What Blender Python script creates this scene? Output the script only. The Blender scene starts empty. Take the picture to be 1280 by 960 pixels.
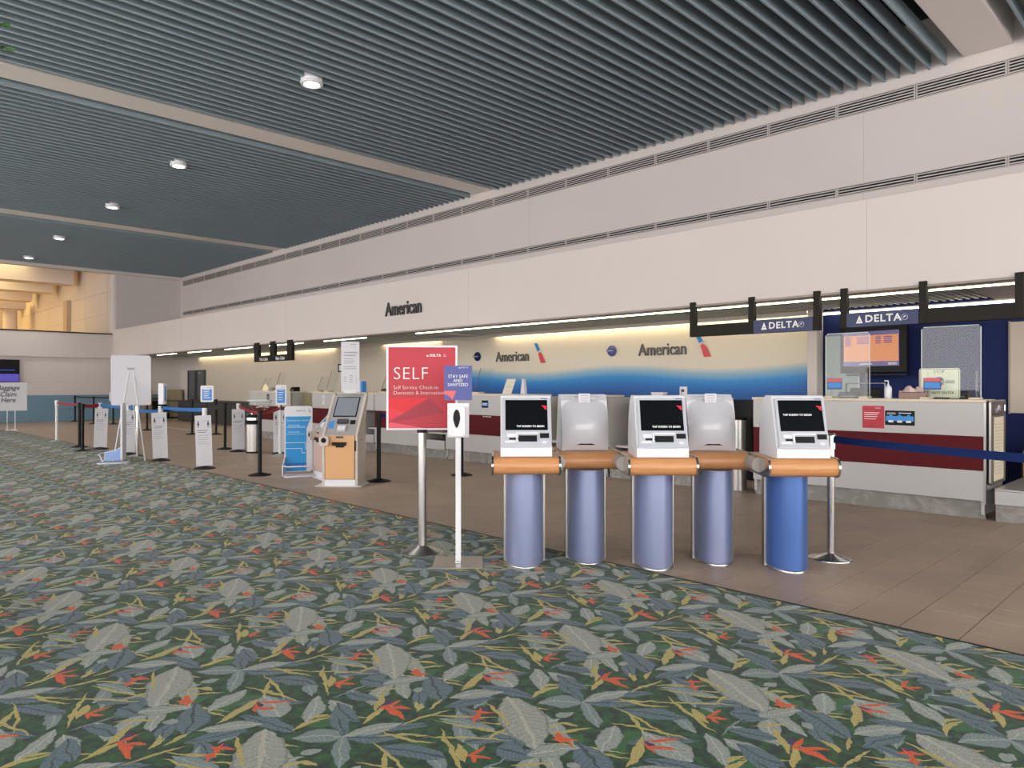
import bpy, bmesh, math, random
from mathutils import Vector, Matrix
random.seed(7)
SC = bpy.context.scene
COL = SC.collection
PI = math.pi
# ------------------------------------------------ camera, world, exposure
cd = bpy.data.cameras.new('camera'); cam = bpy.data.objects.new('camera', cd); COL.objects.link(cam)
cam.location = (0, 0, 1.37)
cam.rotation_euler = (math.radians(90), 0, math.radians(-44.6))
cd.sensor_width = 36; cd.lens = 36 * 909 / 1280; cd.shift_y = 2 / 1280
cd.clip_start = .05; cd.clip_end = 200
SC.camera = cam
w = bpy.data.worlds.new('world'); SC.world = w; w.use_nodes = True
w.node_tree.nodes['Background'].inputs[0].default_value = (1.0, .955, .935, 1)
w.node_tree.nodes['Background'].inputs[1].default_value = 2.9
vs = SC.view_settings
vs.view_transform = 'Standard'; vs.look = 'None'; vs.gamma = 1; vs.use_curve_mapping = False
vs.exposure = 0.7
SC.cycles.max_bounces = 8; SC.cycles.diffuse_bounces = 5; SC.cycles.transparent_max_bounces = 16
SC.cycles.caustics_reflective = False; SC.cycles.caustics_refractive = False
SC.cycles.sample_clamp_indirect = 6

def area_light(name, loc, rot, sx, sy, power, col):
    l = bpy.data.lights.new(name, 'AREA'); l.shape = 'RECTANGLE'; l.size = sx; l.size_y = sy
    l.energy = power; l.color = col
    o = bpy.data.objects.new(name, l); COL.objects.link(o); o.location = loc; o.rotation_euler = rot
    return o
# warm lamps of the upper concourse beyond the balcony
area_light('concourse_lamp', (4, 40, 6.55), (0, 0, 0), 6, 10, 560, (1, .76, .36))
area_light('concourse_lamp', (4, 48, 6.55), (0, 0, 0), 8, 5, 520, (1, .72, .28))

# ------------------------------------------------ materials
def lin(c):
    return tuple(((x / 255) / 12.92 if x / 255 <= .04045 else ((x / 255 + .055) / 1.055) ** 2.4) for x in c) + (1,)
MATS = {}
def mat(name, c, rough=.5, metal=0, spec=.5, emit=0, noise=0, nscale=8, bump=0, bscale=200, aniso=0):
    if name in MATS: return MATS[name]
    m = bpy.data.materials.new(name); m.use_nodes = True; MATS[name] = m
    nt = m.node_tree; b = nt.nodes['Principled BSDF']
    b.inputs['Base Color'].default_value = lin(c); b.inputs['Roughness'].default_value = rough
    b.inputs['Metallic'].default_value = metal; b.inputs['Specular IOR Level'].default_value = spec
    if emit:
        b.inputs['Emission Color'].default_value = lin(c); b.inputs['Emission Strength'].default_value = emit
    tc = nt.nodes.new('ShaderNodeTexCoord')
    n = nt.nodes.new('ShaderNodeTexNoise'); n.inputs['Scale'].default_value = nscale; n.inputs['Detail'].default_value = 4
    nt.links.new(tc.outputs['Object'], n.inputs['Vector'])
    a = max(noise, .015)
    if not emit:
        mr = nt.nodes.new('ShaderNodeMapRange'); mr.inputs[3].default_value = 1 - a; mr.inputs[4].default_value = 1 + a
        nt.links.new(n.outputs[0], mr.inputs[0])
        mx = nt.nodes.new('ShaderNodeVectorMath'); mx.operation = 'SCALE'
        mx.inputs[0].default_value = lin(c)[:3]; nt.links.new(mr.outputs[0], mx.inputs['Scale'])
        nt.links.new(mx.outputs[0], b.inputs['Base Color'])
    if bump:
        n2 = nt.nodes.new('ShaderNodeTexNoise'); n2.inputs['Scale'].default_value = bscale
        bp = nt.nodes.new('ShaderNodeBump'); bp.inputs['Strength'].default_value = bump; bp.inputs['Distance'].default_value = .002
        nt.links.new(tc.outputs['Object'], n2.inputs['Vector']); nt.links.new(n2.outputs[0], bp.inputs['Height'])
        nt.links.new(bp.outputs[0], b.inputs['Normal'])
    return m
def glass_mat():
    m = bpy.data.materials.new('clear_acrylic'); m.use_nodes = True; nt = m.node_tree
    nt.nodes.clear()
    o = nt.nodes.new('ShaderNodeOutputMaterial'); mx = nt.nodes.new('ShaderNodeMixShader')
    t = nt.nodes.new('ShaderNodeBsdfTransparent'); t.inputs[0].default_value = (.975, .99, .98, 1)
    g = nt.nodes.new('ShaderNodeBsdfGlossy'); g.inputs['Roughness'].default_value = .03
    lw = nt.nodes.new('ShaderNodeLayerWeight'); lw.inputs[0].default_value = .5
    pw = nt.nodes.new('ShaderNodeMath'); pw.operation = 'POWER'; nt.links.new(lw.outputs['Facing'], pw.inputs[0]); pw.inputs[1].default_value = 4
    f = nt.nodes.new('ShaderNodeMath'); f.operation = 'MULTIPLY_ADD'; nt.links.new(pw.outputs[0], f.inputs[0]); f.inputs[1].default_value = .4; f.inputs[2].default_value = .03
    nt.links.new(f.outputs[0], mx.inputs[0]); nt.links.new(t.outputs[0], mx.inputs[1]); nt.links.new(g.outputs[0], mx.inputs[2])
    nt.links.new(mx.outputs[0], o.inputs[0]); return m
GLASS = glass_mat()
def wood_mat(name, c1, c2):
    m = bpy.data.materials.new(name); m.use_nodes = True; nt = m.node_tree; b = nt.nodes['Principled BSDF']
    tc = nt.nodes.new('ShaderNodeTexCoord'); mp = nt.nodes.new('ShaderNodeMapping'); mp.inputs['Scale'].default_value = (2, 40, 40)
    n = nt.nodes.new('ShaderNodeTexNoise'); n.inputs['Scale'].default_value = 2; n.inputs['Detail'].default_value = 5
    r = nt.nodes.new('ShaderNodeValToRGB'); r.color_ramp.elements[0].color = lin(c1); r.color_ramp.elements[1].color = lin(c2)
    r.color_ramp.elements[0].position = .3; r.color_ramp.elements[1].position = .7
    nt.links.new(tc.outputs['Object'], mp.inputs[0]); nt.links.new(mp.outputs[0], n.inputs[0]); nt.links.new(n.outputs[0], r.inputs[0])
    nt.links.new(r.outputs[0], b.inputs['Base Color']); b.inputs['Roughness'].default_value = .35
    return m
def brushed(name, c, rough=.32):
    m = bpy.data.materials.new(name); m.use_nodes = True; nt = m.node_tree; b = nt.nodes['Principled BSDF']
    b.inputs['Base Color'].default_value = lin(c); b.inputs['Metallic'].default_value = 1
    tc = nt.nodes.new('ShaderNodeTexCoord'); mp = nt.nodes.new('ShaderNodeMapping'); mp.inputs['Scale'].default_value = (300, 300, 4)
    n = nt.nodes.new('ShaderNodeTexNoise'); n.inputs['Scale'].default_value = 1
    mr = nt.nodes.new('ShaderNodeMapRange'); mr.inputs[3].default_value = rough - .08; mr.inputs[4].default_value = rough + .1
    nt.links.new(tc.outputs['Object'], mp.inputs[0]); nt.links.new(mp.outputs[0], n.inputs[0]); nt.links.new(n.outputs[0], mr.inputs[0])
    nt.links.new(mr.outputs[0], b.inputs['Roughness']); return m

# --- woven carpet: one repeat of leaves and bird-of-paradise flowers, half-drop lattice
PX, PY, SH = .903, .915, .4575
CARPET = [
(3.199, 1.23, -0.13, 0.157, 0.1, 0, 0, 'green', 0),
(2.712, 1.588, -0.07, 0.137, 0.1, 0, 0, 'green', 0),
(3.024, 1.519, -1.2, 0.097, 0.09, 0, 0, 'green', 0),
(2.564, 1.734, 1.4, 0.109, 0.1, 0, 0, 'green', 0),
(3.316, 1.732, -0.78, 0.132, 0.09, 0, 0, 'green', 0),
(3.03, 1.372, -0.04, 0.138, 0.08, 0, 0, 'green', 0),
(3.141, 1.256, -2.47, 0.261, 0.1, 0, 0, 'green', 0),
(3.441, 1.28, -1.05, 0.283, 0.1, 0.2, 0, 'dark', 6),
(3.164, 1.867, -1.26, 0.316, 0.085, 0.3, 0, 'dark', 6),
(2.973, 1.905, -0.35, 0.246, 0.08, 0.2, 0, 'dark', 6),
(2.834, 1.754, -1.23, 0.256, 0.075, 0.1, 0, 'mid', 6),
(3.046, 1.942, -0.53, 0.245, 0.09, 0.2, 0, 'pale', 6),
(2.964, 1.216, -2.03, 0.309, 0.13, 0.15, 0.2, 'dark', 6),
(2.858, 1.075, -2.83, 0.117, 0.018, 0, 0, 'yel', 0),
(2.891, 1.245, -2.09, 0.06, 0.05, 0, 0, 'pale', 0),
(3.251, 1.629, -0.72, 0.202, 0.12, 0.25, 0.3, 'mid', 6),
(3.396, 1.697, -2.04, 0.308, 0.075, -0.3, 0, 'dark', 5),
(3.436, 1.529, -0.34, 0.241, 0.085, 0.1, 0, 'pale', 5),
(3.258, 1.465, -2.17, 0.261, 0.07, 0, 0, 'mid', 5),
(3.253, 2.013, -1.78, 0.268, 0.12, 0, 0.3, 'pale', 4),
(2.348, 1.533, -1.83, 0.233, 0.14, 0, 0.3, 'pale', 4),
(2.669, 1.363, -1.22, 0.183, 0.085, 0.2, 0, 'dark', 6),
(2.537, 1.27, -1.73, 0.223, 0.085, -0.2, 0, 'dark', 6),
(2.753, 1.667, -0.84, 0.358, 0.016, 0.9, 0, 'yel', 0),
(2.833, 1.716, -1.14, 0.369, 0.016, -0.8, 0, 'yel', 0),
(2.888, 1.602, -0.07, 0.178, 0.02, 1.2, 0, 'yel', 0),
(3.494, 1.376, -1.19, 0.257, 0.02, -1.5, 0, 'yel', 0),
(3.489, 1.402, -0.78, 0.219, 0.018, 0.8, 0, 'yel', 0),
(3.355, 1.281, -1.75, 0.35, 0.016, 0.8, 0, 'yel', 0),
(3.654, 1.467, -0.08, 0.235, 0.016, 0.5, 0, 'yel', 0),
(3.078, 1.426, -0.48, 0.199, 0.02, 0.4, 0, 'yel', 0),
(3.119, 1.471, -1.1, 0.097, 0.025, 0.6, 0, 'yel', 0),
(3.171, 1.539, -0.22, 0.08, 0.05, 0, 0, 'pale', 0),
(3.009, 1.616, -2.11, 0.495, 0.2, 0.1, -0.2, 'big', 7),
(2.911, 1.374, -0.49, 0.219, 0.085, 0.1, 0, 'pale', 5),
(2.803, 1.475, -1.21, 0.127, 0.125, 0.1, 0, 'dark', 4),
(2.793, 1.35, -0.66, 0.174, 0.018, 0.3, 0, 'yel', 0),
(2.668, 1.451, -3.07, 0.195, 0.014, 0.2, 0, 'mid', 0),
(3.144, 1.282, -2.72, 0.231, 0.1, 0, 0, 'pale', 4),
(2.463, 1.403, -2.3, 0.259, 0.085, 0.2, 0, 'pale', 5),
(3.286, 1.747, -0.02, 0.176, 0.03, 0.9, 0, 'yel', 0),
(2.444, 1.316, -0.41, 0.094, 0.025, 0.7, 0, 'yel', 0),
(2.652, 1.637, -2.02, 0.373, 0.022, -0.3, 0, 'yel', 0),
(2.665, 1.6, -2.15, 0.143, 0.04, 0, 0, 'yel', 0),
(2.704, 1.266, -2.39, 0.204, 0.035, 0.2, 0, 'yel', 0),
(2.617, 1.176, -2.81, 0.178, 0.03, 0, 0, 'yel', 0),
(2.793, 1.119, -2.22, 0.104, 0.02, 0.3, 0, 'yel', 0),
(2.787, 1.096, -2.54, 0.088, 0.02, 0.3, 0, 'yel', 0),
(3.136, 1.146, -2.75, 0.258, 0.045, 0.2, 0, 'yel', 0),
(3.322, 2.194, -2.15, 0.179, 0.02, 0, 0, 'yel', 0),
(2.986, 1.733, -1.88, 0.252, 0.022, 0.2, 0, 'yel', 0),
(2.717, 1.224, -2.49, 0.09, 0.04, 0, 0, 'pur', 0),
(2.962, 1.802, -1.58, 0.061, 0.035, 0, 0, 'pur', 0),
(3.22, 2.049, -1.74, 0.065, 0.02, 0, 0, 'pur', 0),
(2.683, 1.128, -1.65, 0.173, 0.032, 0.1, 0, 'ora', 0),
(2.715, 1.161, -0.83, 0.131, 0.026, 0.2, 0, 'ora', 0),
(2.721, 1.21, 0.07, 0.119, 0.02, 0, 0, 'ora', 0),
(2.691, 1.129, -1.73, 0.077, 0.03, 0, 0, 'ora', 0),
(2.692, 1.533, -1.0, 0.103, 0.022, 0.1, 0, 'ora', 0),
(2.712, 1.565, 0.03, 0.122, 0.02, 0, 0, 'ora', 0),
(2.667, 1.533, -1.98, 0.064, 0.018, 0, 0, 'ora', 0),
(3.01, 1.393, -0.93, 0.098, 0.024, 0.1, 0, 'ora', 0),
(3.011, 1.416, -2.28, 0.094, 0.03, 0, 0, 'ora', 0),
(3.013, 1.389, -2.03, 0.098, 0.018, 0, 0, 'ora', 0),
(2.949, 1.794, -0.88, 0.104, 0.024, 0.1, 0, 'ora', 0),
(2.917, 1.784, -2.47, 0.139, 0.022, 0, 0, 'ora', 0),
(2.894, 1.77, -1.09, 0.068, 0.018, 0, 0, 'ora', 0),
(3.28, 2.038, -0.65, 0.145, 0.022, 0.1, 0, 'ora', 0),
(3.226, 2.008, -1.02, 0.109, 0.022, -0.1, 0, 'ora', 0),
(3.195, 2.039, -2.09, 0.082, 0.02, 0, 0, 'ora', 0)
]
CC = {'green': ((52, 100, 58), (40, 72, 46)), 'dark': ((98, 118, 126), (60, 76, 84)), 'mid': ((120, 138, 136), (156, 166, 158)),
      'pale': ((146, 156, 148), (178, 182, 170)), 'big': ((154, 158, 148), (180, 180, 166)), 'yel': ((182, 168, 100), (204, 190, 124)),
      'ora': ((216, 92, 50), (238, 128, 78)), 'pur': ((66, 52, 92), (44, 36, 66))}
def leaf_group():
    g = bpy.data.node_groups.new('leaf_motif', 'ShaderNodeTree'); it = g.interface
    for n, t in [('P', 'Vector'), ('Under', 'Color'), ('C0', 'Vector'), ('R1', 'Vector'), ('R2', 'Vector'), ('Curve', 'Float'), ('Taper', 'Float'), ('Col', 'Color'), ('Rib', 'Color'), ('Veins', 'Float')]:
        it.new_socket(name=n, in_out='INPUT', socket_type='NodeSocket' + t)
    it.new_socket(name='Out', in_out='OUTPUT', socket_type='NodeSocketColor')
    N = g.nodes; L = g.links
    gi = N.new('NodeGroupInput'); go = N.new('NodeGroupOutput')
    def M(op, a, b=None, c=None):
        n = N.new('ShaderNodeMath'); n.operation = op
        for i, x in enumerate((a, b, c)):
            if x is None: continue
            if isinstance(x, (int, float)): n.inputs[i].default_value = x
            else: L.new(x, n.inputs[i])
        return n.outputs[0]
    def V(op, a, b):
        n = N.new('ShaderNodeVectorMath'); n.operation = op; L.new(a, n.inputs[0])
        if b is not None: L.new(b, n.inputs[1])
        return n
    s = V('SUBTRACT', gi.outputs['P'], gi.outputs['C0'])
    wv = N.new('ShaderNodeVectorMath'); wv.operation = 'WRAP'; L.new(s.outputs[0], wv.inputs[0])
    wv.inputs[1].default_value = (.5, .5, .5); wv.inputs[2].default_value = (-.5, -.5, -.5)
    u = V('DOT_PRODUCT', wv.outputs[0], gi.outputs['R1']).outputs['Value']
    v = V('DOT_PRODUCT', wv.outputs[0], gi.outputs['R2']).outputs['Value']
    uu = M('MULTIPLY', u, u)
    v = M('ADD', v, M('MULTIPLY', gi.outputs['Curve'], M('SUBTRACT', uu, .5)))
    av = M('ABSOLUTE', v)
    wd = M('MULTIPLY', M('SUBTRACT', 1, uu), M('MAXIMUM', M('ADD', 1, M('MULTIPLY', u, gi.outputs['Taper'])), 0))
    mask = M('LESS_THAN', av, wd)
    ve = M('LESS_THAN', M('FRACT', M('SUBTRACT', M('MULTIPLY', u, gi.outputs['Veins']), M('MULTIPLY', av, 1.6))), M('MULTIPLY', M('MINIMUM', gi.outputs['Veins'], 1), .2))
    rb = M('MULTIPLY', M('LESS_THAN', av, .085), M('MINIMUM', gi.outputs['Veins'], 1))
    k = M('MAXIMUM', M('MULTIPLY', ve, .55), rb)
    m1 = N.new('ShaderNodeMix'); m1.data_type = 'RGBA'; L.new(k, m1.inputs[0]); L.new(gi.outputs['Col'], m1.inputs[6]); L.new(gi.outputs['Rib'], m1.inputs[7])
    # woven outline: a darker thread along the leaf edge
    ed = M('MULTIPLY', M('GREATER_THAN', av, M('MULTIPLY', wd, .88)), M('MULTIPLY', M('MINIMUM', gi.outputs['Veins'], 1), .35))
    m0 = N.new('ShaderNodeMix'); m0.data_type = 'RGBA'; L.new(ed, m0.inputs[0]); L.new(m1.outputs[2], m0.inputs[6]); m0.inputs[7].default_value = lin((52, 66, 66))
    m2 = N.new('ShaderNodeMix'); m2.data_type = 'RGBA'; L.new(mask, m2.inputs[0]); L.new(gi.outputs['Under'], m2.inputs[6]); L.new(m0.outputs[2], m2.inputs[7])
    L.new(m2.outputs[2], go.inputs[0]); return g
def carpet_mat():
    m = bpy.data.materials.new('woven_leaf_carpet'); m.use_nodes = True; nt = m.node_tree; N = nt.nodes; L = nt.links
    b = N['Principled BSDF']; G = leaf_group()
    tc = N.new('ShaderNodeTexCoord')
    nz = N.new('ShaderNodeTexNoise'); nz.inputs['Scale'].default_value = 14; L.new(tc.outputs['Object'], nz.inputs['Vector'])
    sb = N.new('ShaderNodeVectorMath'); sb.operation = 'SUBTRACT'; L.new(nz.outputs['Color'], sb.inputs[0]); sb.inputs[1].default_value = (.5, .5, .5)
    ma = N.new('ShaderNodeVectorMath'); ma.operation = 'MULTIPLY_ADD'; L.new(sb.outputs[0], ma.inputs[0]); ma.inputs[1].default_value = (.045, .045, 0); L.new(tc.outputs['Object'], ma.inputs[2])
    d1 = N.new('ShaderNodeVectorMath'); d1.operation = 'DOT_PRODUCT'; L.new(ma.outputs[0], d1.inputs[0]); d1.inputs[1].default_value = (1 / PX, 0, 0)
    d2 = N.new('ShaderNodeVectorMath'); d2.operation = 'DOT_PRODUCT'; L.new(ma.outputs[0], d2.inputs[0]); d2.inputs[1].default_value = (-SH / PX / PY, 1 / PY, 0)
    cx = N.new('ShaderNodeCombineXYZ'); L.new(d1.outputs['Value'], cx.inputs[0]); L.new(d2.outputs['Value'], cx.inputs[1])
    P = cx.outputs[0]
    n2 = N.new('ShaderNodeTexNoise'); n2.inputs['Scale'].default_value = 22; n2.inputs['Detail'].default_value = 3; L.new(tc.outputs['Object'], n2.inputs['Vector'])
    r = N.new('ShaderNodeValToRGB'); r.color_ramp.elements[0].color = lin((30, 54, 42)); r.color_ramp.elements[0].position = .4
    r.color_ramp.elements[1].color = lin((48, 92, 50)); r.color_ramp.elements[1].position = .66; L.new(n2.outputs[0], r.inputs[0])
    cur = r.outputs[0]
    rg = random.Random(5)
    fill = [(rg.uniform(0, .9), rg.uniform(0, .9), rg.uniform(-2.6, -.2), rg.uniform(.2, .3), rg.uniform(.06, .09), rg.uniform(-.3, .3), 0, rg.choice(['dark', 'mid', 'dark', 'pale']), 6) for _ in range(20)]
    fill += [(rg.uniform(0, .9), rg.uniform(0, .9), rg.uniform(-1.6, -.2), rg.uniform(.2, .34), rg.uniform(.014, .02), rg.uniform(-.9, .9), 0, 'yel', 0) for _ in range(8)]
    for (x, y, an, ln, wd, cu, ta, c, ve) in CARPET[:7] + fill + CARPET[7:]:
        g = N.new('ShaderNodeGroup'); g.node_tree = G
        a0 = x / PX; b0 = (y - SH * a0) / PY; co, si = math.cos(an), math.sin(an); hl, hw = ln / 2, wd / 2
        g.inputs['C0'].default_value = (a0, b0, 0)
        g.inputs['R1'].default_value = ((PX * co + SH * si) / hl, PY * si / hl, 0)
        g.inputs['R2'].default_value = ((-PX * si + SH * co) / hw, PY * co / hw, 0)
        if c == 'yel': cu *= 1.5
        g.inputs['Curve'].default_value = cu; g.inputs['Taper'].default_value = ta; g.inputs['Veins'].default_value = ve
        g.inputs['Col'].default_value = lin(CC[c][0]); g.inputs['Rib'].default_value = lin(CC[c][1])
        L.new(P, g.inputs['P']); L.new(cur, g.inputs['Under']); cur = g.outputs[0]
    n3 = N.new('ShaderNodeTexNoise'); n3.inputs['Scale'].default_value = 230; n3.inputs['Detail'].default_value = 2; L.new(tc.outputs['Object'], n3.inputs['Vector'])
    mr = N.new('ShaderNodeMapRange'); mr.inputs[1].default_value = .25; mr.inputs[2].default_value = .75; mr.inputs[3].default_value = .62; mr.inputs[4].default_value = 1.38; L.new(n3.outputs[0], mr.inputs[0])
    sc = N.new('ShaderNodeVectorMath'); sc.operation = 'SCALE'; L.new(cur, sc.inputs[0]); L.new(mr.outputs[0], sc.inputs['Scale'])
    L.new(sc.outputs[0], b.inputs['Base Color']); b.inputs['Roughness'].default_value = .95; b.inputs['Specular IOR Level'].default_value = .1
    b.inputs['Sheen Weight'].default_value = .12
    bp = N.new('ShaderNodeBump'); bp.inputs['Strength'].default_value = .5; bp.inputs['Distance'].default_value = .004
    L.new(n3.outputs[0], bp.inputs['Height']); L.new(bp.outputs[0], b.inputs['Normal'])
    return m
def wave_mat():
    # printed backdrop: cream above, blue water below, with a wavy soft edge (object x = along wall, z = height)
    m = bpy.data.materials.new('printed_wave_backdrop'); m.use_nodes = True; nt = m.node_tree; N = nt.nodes; L = nt.links
    b = N['Principled BSDF']; tc = N.new('ShaderNodeTexCoord'); sp = N.new('ShaderNodeSeparateXYZ'); L.new(tc.outputs['Object'], sp.inputs[0])
    s = N.new('ShaderNodeMath'); s.operation = 'MULTIPLY'; L.new(sp.outputs[0], s.inputs[0]); s.inputs[1].default_value = 1.35
    ad = N.new('ShaderNodeMath'); ad.operation = 'ADD'; L.new(s.outputs[0], ad.inputs[0]); ad.inputs[1].default_value = .5
    sn = N.new('ShaderNodeMath'); sn.operation = 'SINE'; L.new(ad.outputs[0], sn.inputs[0])
    ma = N.new('ShaderNodeMath'); ma.operation = 'MULTIPLY_ADD'; L.new(sn.outputs[0], ma.inputs[0]); ma.inputs[1].default_value = -.055; L.new(sp.outputs[2], ma.inputs[2])
    mr = N.new('ShaderNodeMapRange'); mr.inputs[1].default_value = .98; mr.inputs[2].default_value = 1.74; L.new(ma.outputs[0], mr.inputs[0])
    r = N.new('ShaderNodeValToRGB'); e = r.color_ramp.elements
    e[0].position = 0; e[0].color = lin((22, 62, 120)); e[1].position = 1; e[1].color = lin((214, 205, 186))
    for p, c in [(.2, (12, 76, 152)), (.5, (8, 106, 184)), (.68, (30, 134, 202)), (.86, (140, 176, 196))]:
        q = e.new(p); q.color = lin(c)
    L.new(mr.outputs[0], r.inputs[0]); L.new(r.outputs[0], b.inputs['Base Color']); b.inputs['Roughness'].default_value = .5
    return m
def tile_mat():
    m = bpy.data.materials.new('brown_floor_tile'); m.use_nodes = True; nt = m.node_tree; N = nt.nodes; L = nt.links
    b = N['Principled BSDF']; tc = N.new('ShaderNodeTexCoord'); ge = N.new('ShaderNodeNewGeometry')
    n = N.new('ShaderNodeTexNoise'); n.inputs['Scale'].default_value = 1.7; n.inputs['Detail'].default_value = 6; L.new(ge.outputs['Position'], n.inputs['Vector'])
    r = N.new('ShaderNodeValToRGB'); r.color_ramp.elements[0].color = lin((158, 137, 119)); r.color_ramp.elements[1].color = lin((180, 159, 139))
    r.color_ramp.elements[0].position = .3; r.color_ramp.elements[1].position = .7; L.new(n.outputs[0], r.inputs[0])
    wn = N.new('ShaderNodeTexWhiteNoise'); wn.noise_dimensions = '2D'
    sn = N.new('ShaderNodeVectorMath'); sn.operation = 'SNAP'; L.new(ge.outputs['Position'], sn.inputs[0]); sn.inputs[1].default_value = (.3, .3, 1)
    L.new(sn.outputs[0], wn.inputs['Vector'])
    mr = N.new('ShaderNodeMapRange'); mr.inputs[3].default_value = .95; mr.inputs[4].default_value = 1.05; L.new(wn.outputs['Value'], mr.inputs[0])
    sc = N.new('ShaderNodeVectorMath'); sc.operation = 'SCALE'; L.new(r.outputs[0], sc.inputs[0]); L.new(mr.outputs[0], sc.inputs['Scale'])
    L.new(sc.outputs[0], b.inputs['Base Color'])
    m2 = N.new('ShaderNodeMapRange'); m2.inputs[3].default_value = .38; m2.inputs[4].default_value = .58; L.new(n.outputs[0], m2.inputs[0]); L.new(m2.outputs[0], b.inputs['Roughness'])
    return m
def stone_mat():
    m = bpy.data.materials.new('grey_marble_kick'); m.use_nodes = True; nt = m.node_tree; N = nt.nodes; L = nt.links
    b = N['Principled BSDF']; ge = N.new('ShaderNodeNewGeometry')
    n = N.new('ShaderNodeTexNoise'); n.inputs['Scale'].default_value = 5; n.inputs['Detail'].default_value = 8; n.inputs['Distortion'].default_value = 1.5; L.new(ge.outputs['Position'], n.inputs['Vector'])
    r = N.new('ShaderNodeValToRGB'); r.color_ramp.elements[0].color = lin((132, 128, 124)); r.color_ramp.elements[1].color = lin((158, 154, 150))
    r.color_ramp.elements[0].position = .45; r.color_ramp.elements[1].position = .66; L.new(n.outputs[0], r.inputs[0]); L.new(r.outputs[0], b.inputs['Base Color'])
    b.inputs['Roughness'].default_value = .35; return m

PLASTER = mat('warm_white_plaster', (212, 204, 200), .85, spec=.2, noise=.03, nscale=.7)
BEAMW = mat('floor_lit_white_beam', (238, 230, 226), .8, spec=.2)  # white beams, lightened to stand in for light bounced off the floor
PANELW = mat('off_white_panel', (206, 200, 194), .6, noise=.02)
SLAT = mat('teal_grey_slat', (140, 156, 164), .5, noise=.04)
DARKVOID = mat('dark_plenum', (44, 50, 52), .9, spec=.1)
BLACK = mat('black_plastic', (14, 14, 16), .5, spec=.25)
BLACKM = mat('black_powder_coat', (16, 16, 18), .5, spec=.25)
WHITE = mat('white_plastic', (222, 222, 226), .35)
KGREY = mat('light_grey_plastic', (182, 186, 194), .35)
WHITEP = mat('white_print', (226, 226, 226), .6)
PAPER = mat('white_paper', (214, 212, 218), .7)
INK = mat('dark_grey_ink', (70, 70, 80), .7)
GREYINK = mat('grey_letters', (88, 86, 86), .5)
STEEL = brushed('brushed_steel', (190, 188, 184), .3)
CHROME = brushed('polished_steel', (215, 213, 210), .16)
WOOD = wood_mat('honey_wood', (192, 133, 84), (210, 153, 104))
BLUECOL = mat('periwinkle_metallic_paint', (142, 151, 184), .32, metal=.45)
BLUEDEEP = mat('deep_blue_metallic_paint', (80, 114, 180), .3, metal=.4)
CTRW = mat('counter_light_grey_laminate', (184, 182, 180), .4)
MAROON = mat('maroon_laminate', (88, 22, 28), .6, spec=.15)
CREAM = mat('cream_edge', (214, 202, 180), .45)
TAN = mat('tan_laminate', (148, 126, 98), .55, noise=.05)
DKBROWN = mat('dark_brown_laminate', (58, 50, 42), .6)
NAVY = mat('navy_wall', (26, 38, 86), .7, spec=.2)
NAVYSIGN = mat('navy_sign', (32, 44, 88), .45)
BELTN = mat('navy_webbing', (16, 38, 88), .8, spec=.2)
BELTB = mat('bright_blue_webbing', (34, 104, 168), .8)
BELTR = mat('dark_red_webbing', (150, 30, 44), .8)
BELTK = mat('black_webbing', (30, 30, 34), .8)
WAINS = mat('blue_grey_wainscot', (112, 146, 166), .6, noise=.03)
REDP = mat('crimson_print', (182, 42, 58), .5)
REDL = mat('bright_red_print', (212, 30, 44), .5)
REDD = mat('deep_red_print', (156, 40, 56), .5)
PURB = mat('violet_blue_print', (78, 84, 146), .5)
CORAL = mat('coral_print', (222, 96, 92), .5)
AZURE = mat('azure_print', (24, 150, 218), .45)
AZURED = mat('deep_azure_print', (22, 118, 190), .45)
SKYP = mat('sky_blue_print', (60, 140, 214), .45)
ORPANEL = mat('apricot_panel', (216, 166, 114), .5)
KSIDE = mat('warm_light_grey_metal', (196, 186, 176), .4)
KCON = mat('silver_grey_console', (160, 158, 158), .4)
SCREENK = mat('black_glass_screen', (8, 9, 13), .1, spec=.5)
STONE = stone_mat(); TILE = tile_mat()
GROUT = mat('grey_grout', (104, 92, 82), .9)
KHAKI = mat('khaki_panel', (134, 122, 92), .6)
DOORG = mat('grey_door_paint', (92, 96, 98), .5)
LOUV = mat('louvre_off_white', (196, 188, 184), .6)
JOINT = mat('plaster_joint', (168, 158, 152), .9)
CONN = mat('taupe_connector', (176, 168, 162), .4)
LEAFM = mat('leaf_green', (64, 96, 58), .5, noise=.2)
STRIP = mat('lit_tube', (255, 238, 200), emit=9)
STRIPN = mat('lit_tube_neutral', (255, 244, 222), emit=5)
LAMP = mat('lit_downlight', (255, 250, 244), emit=10)

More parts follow.
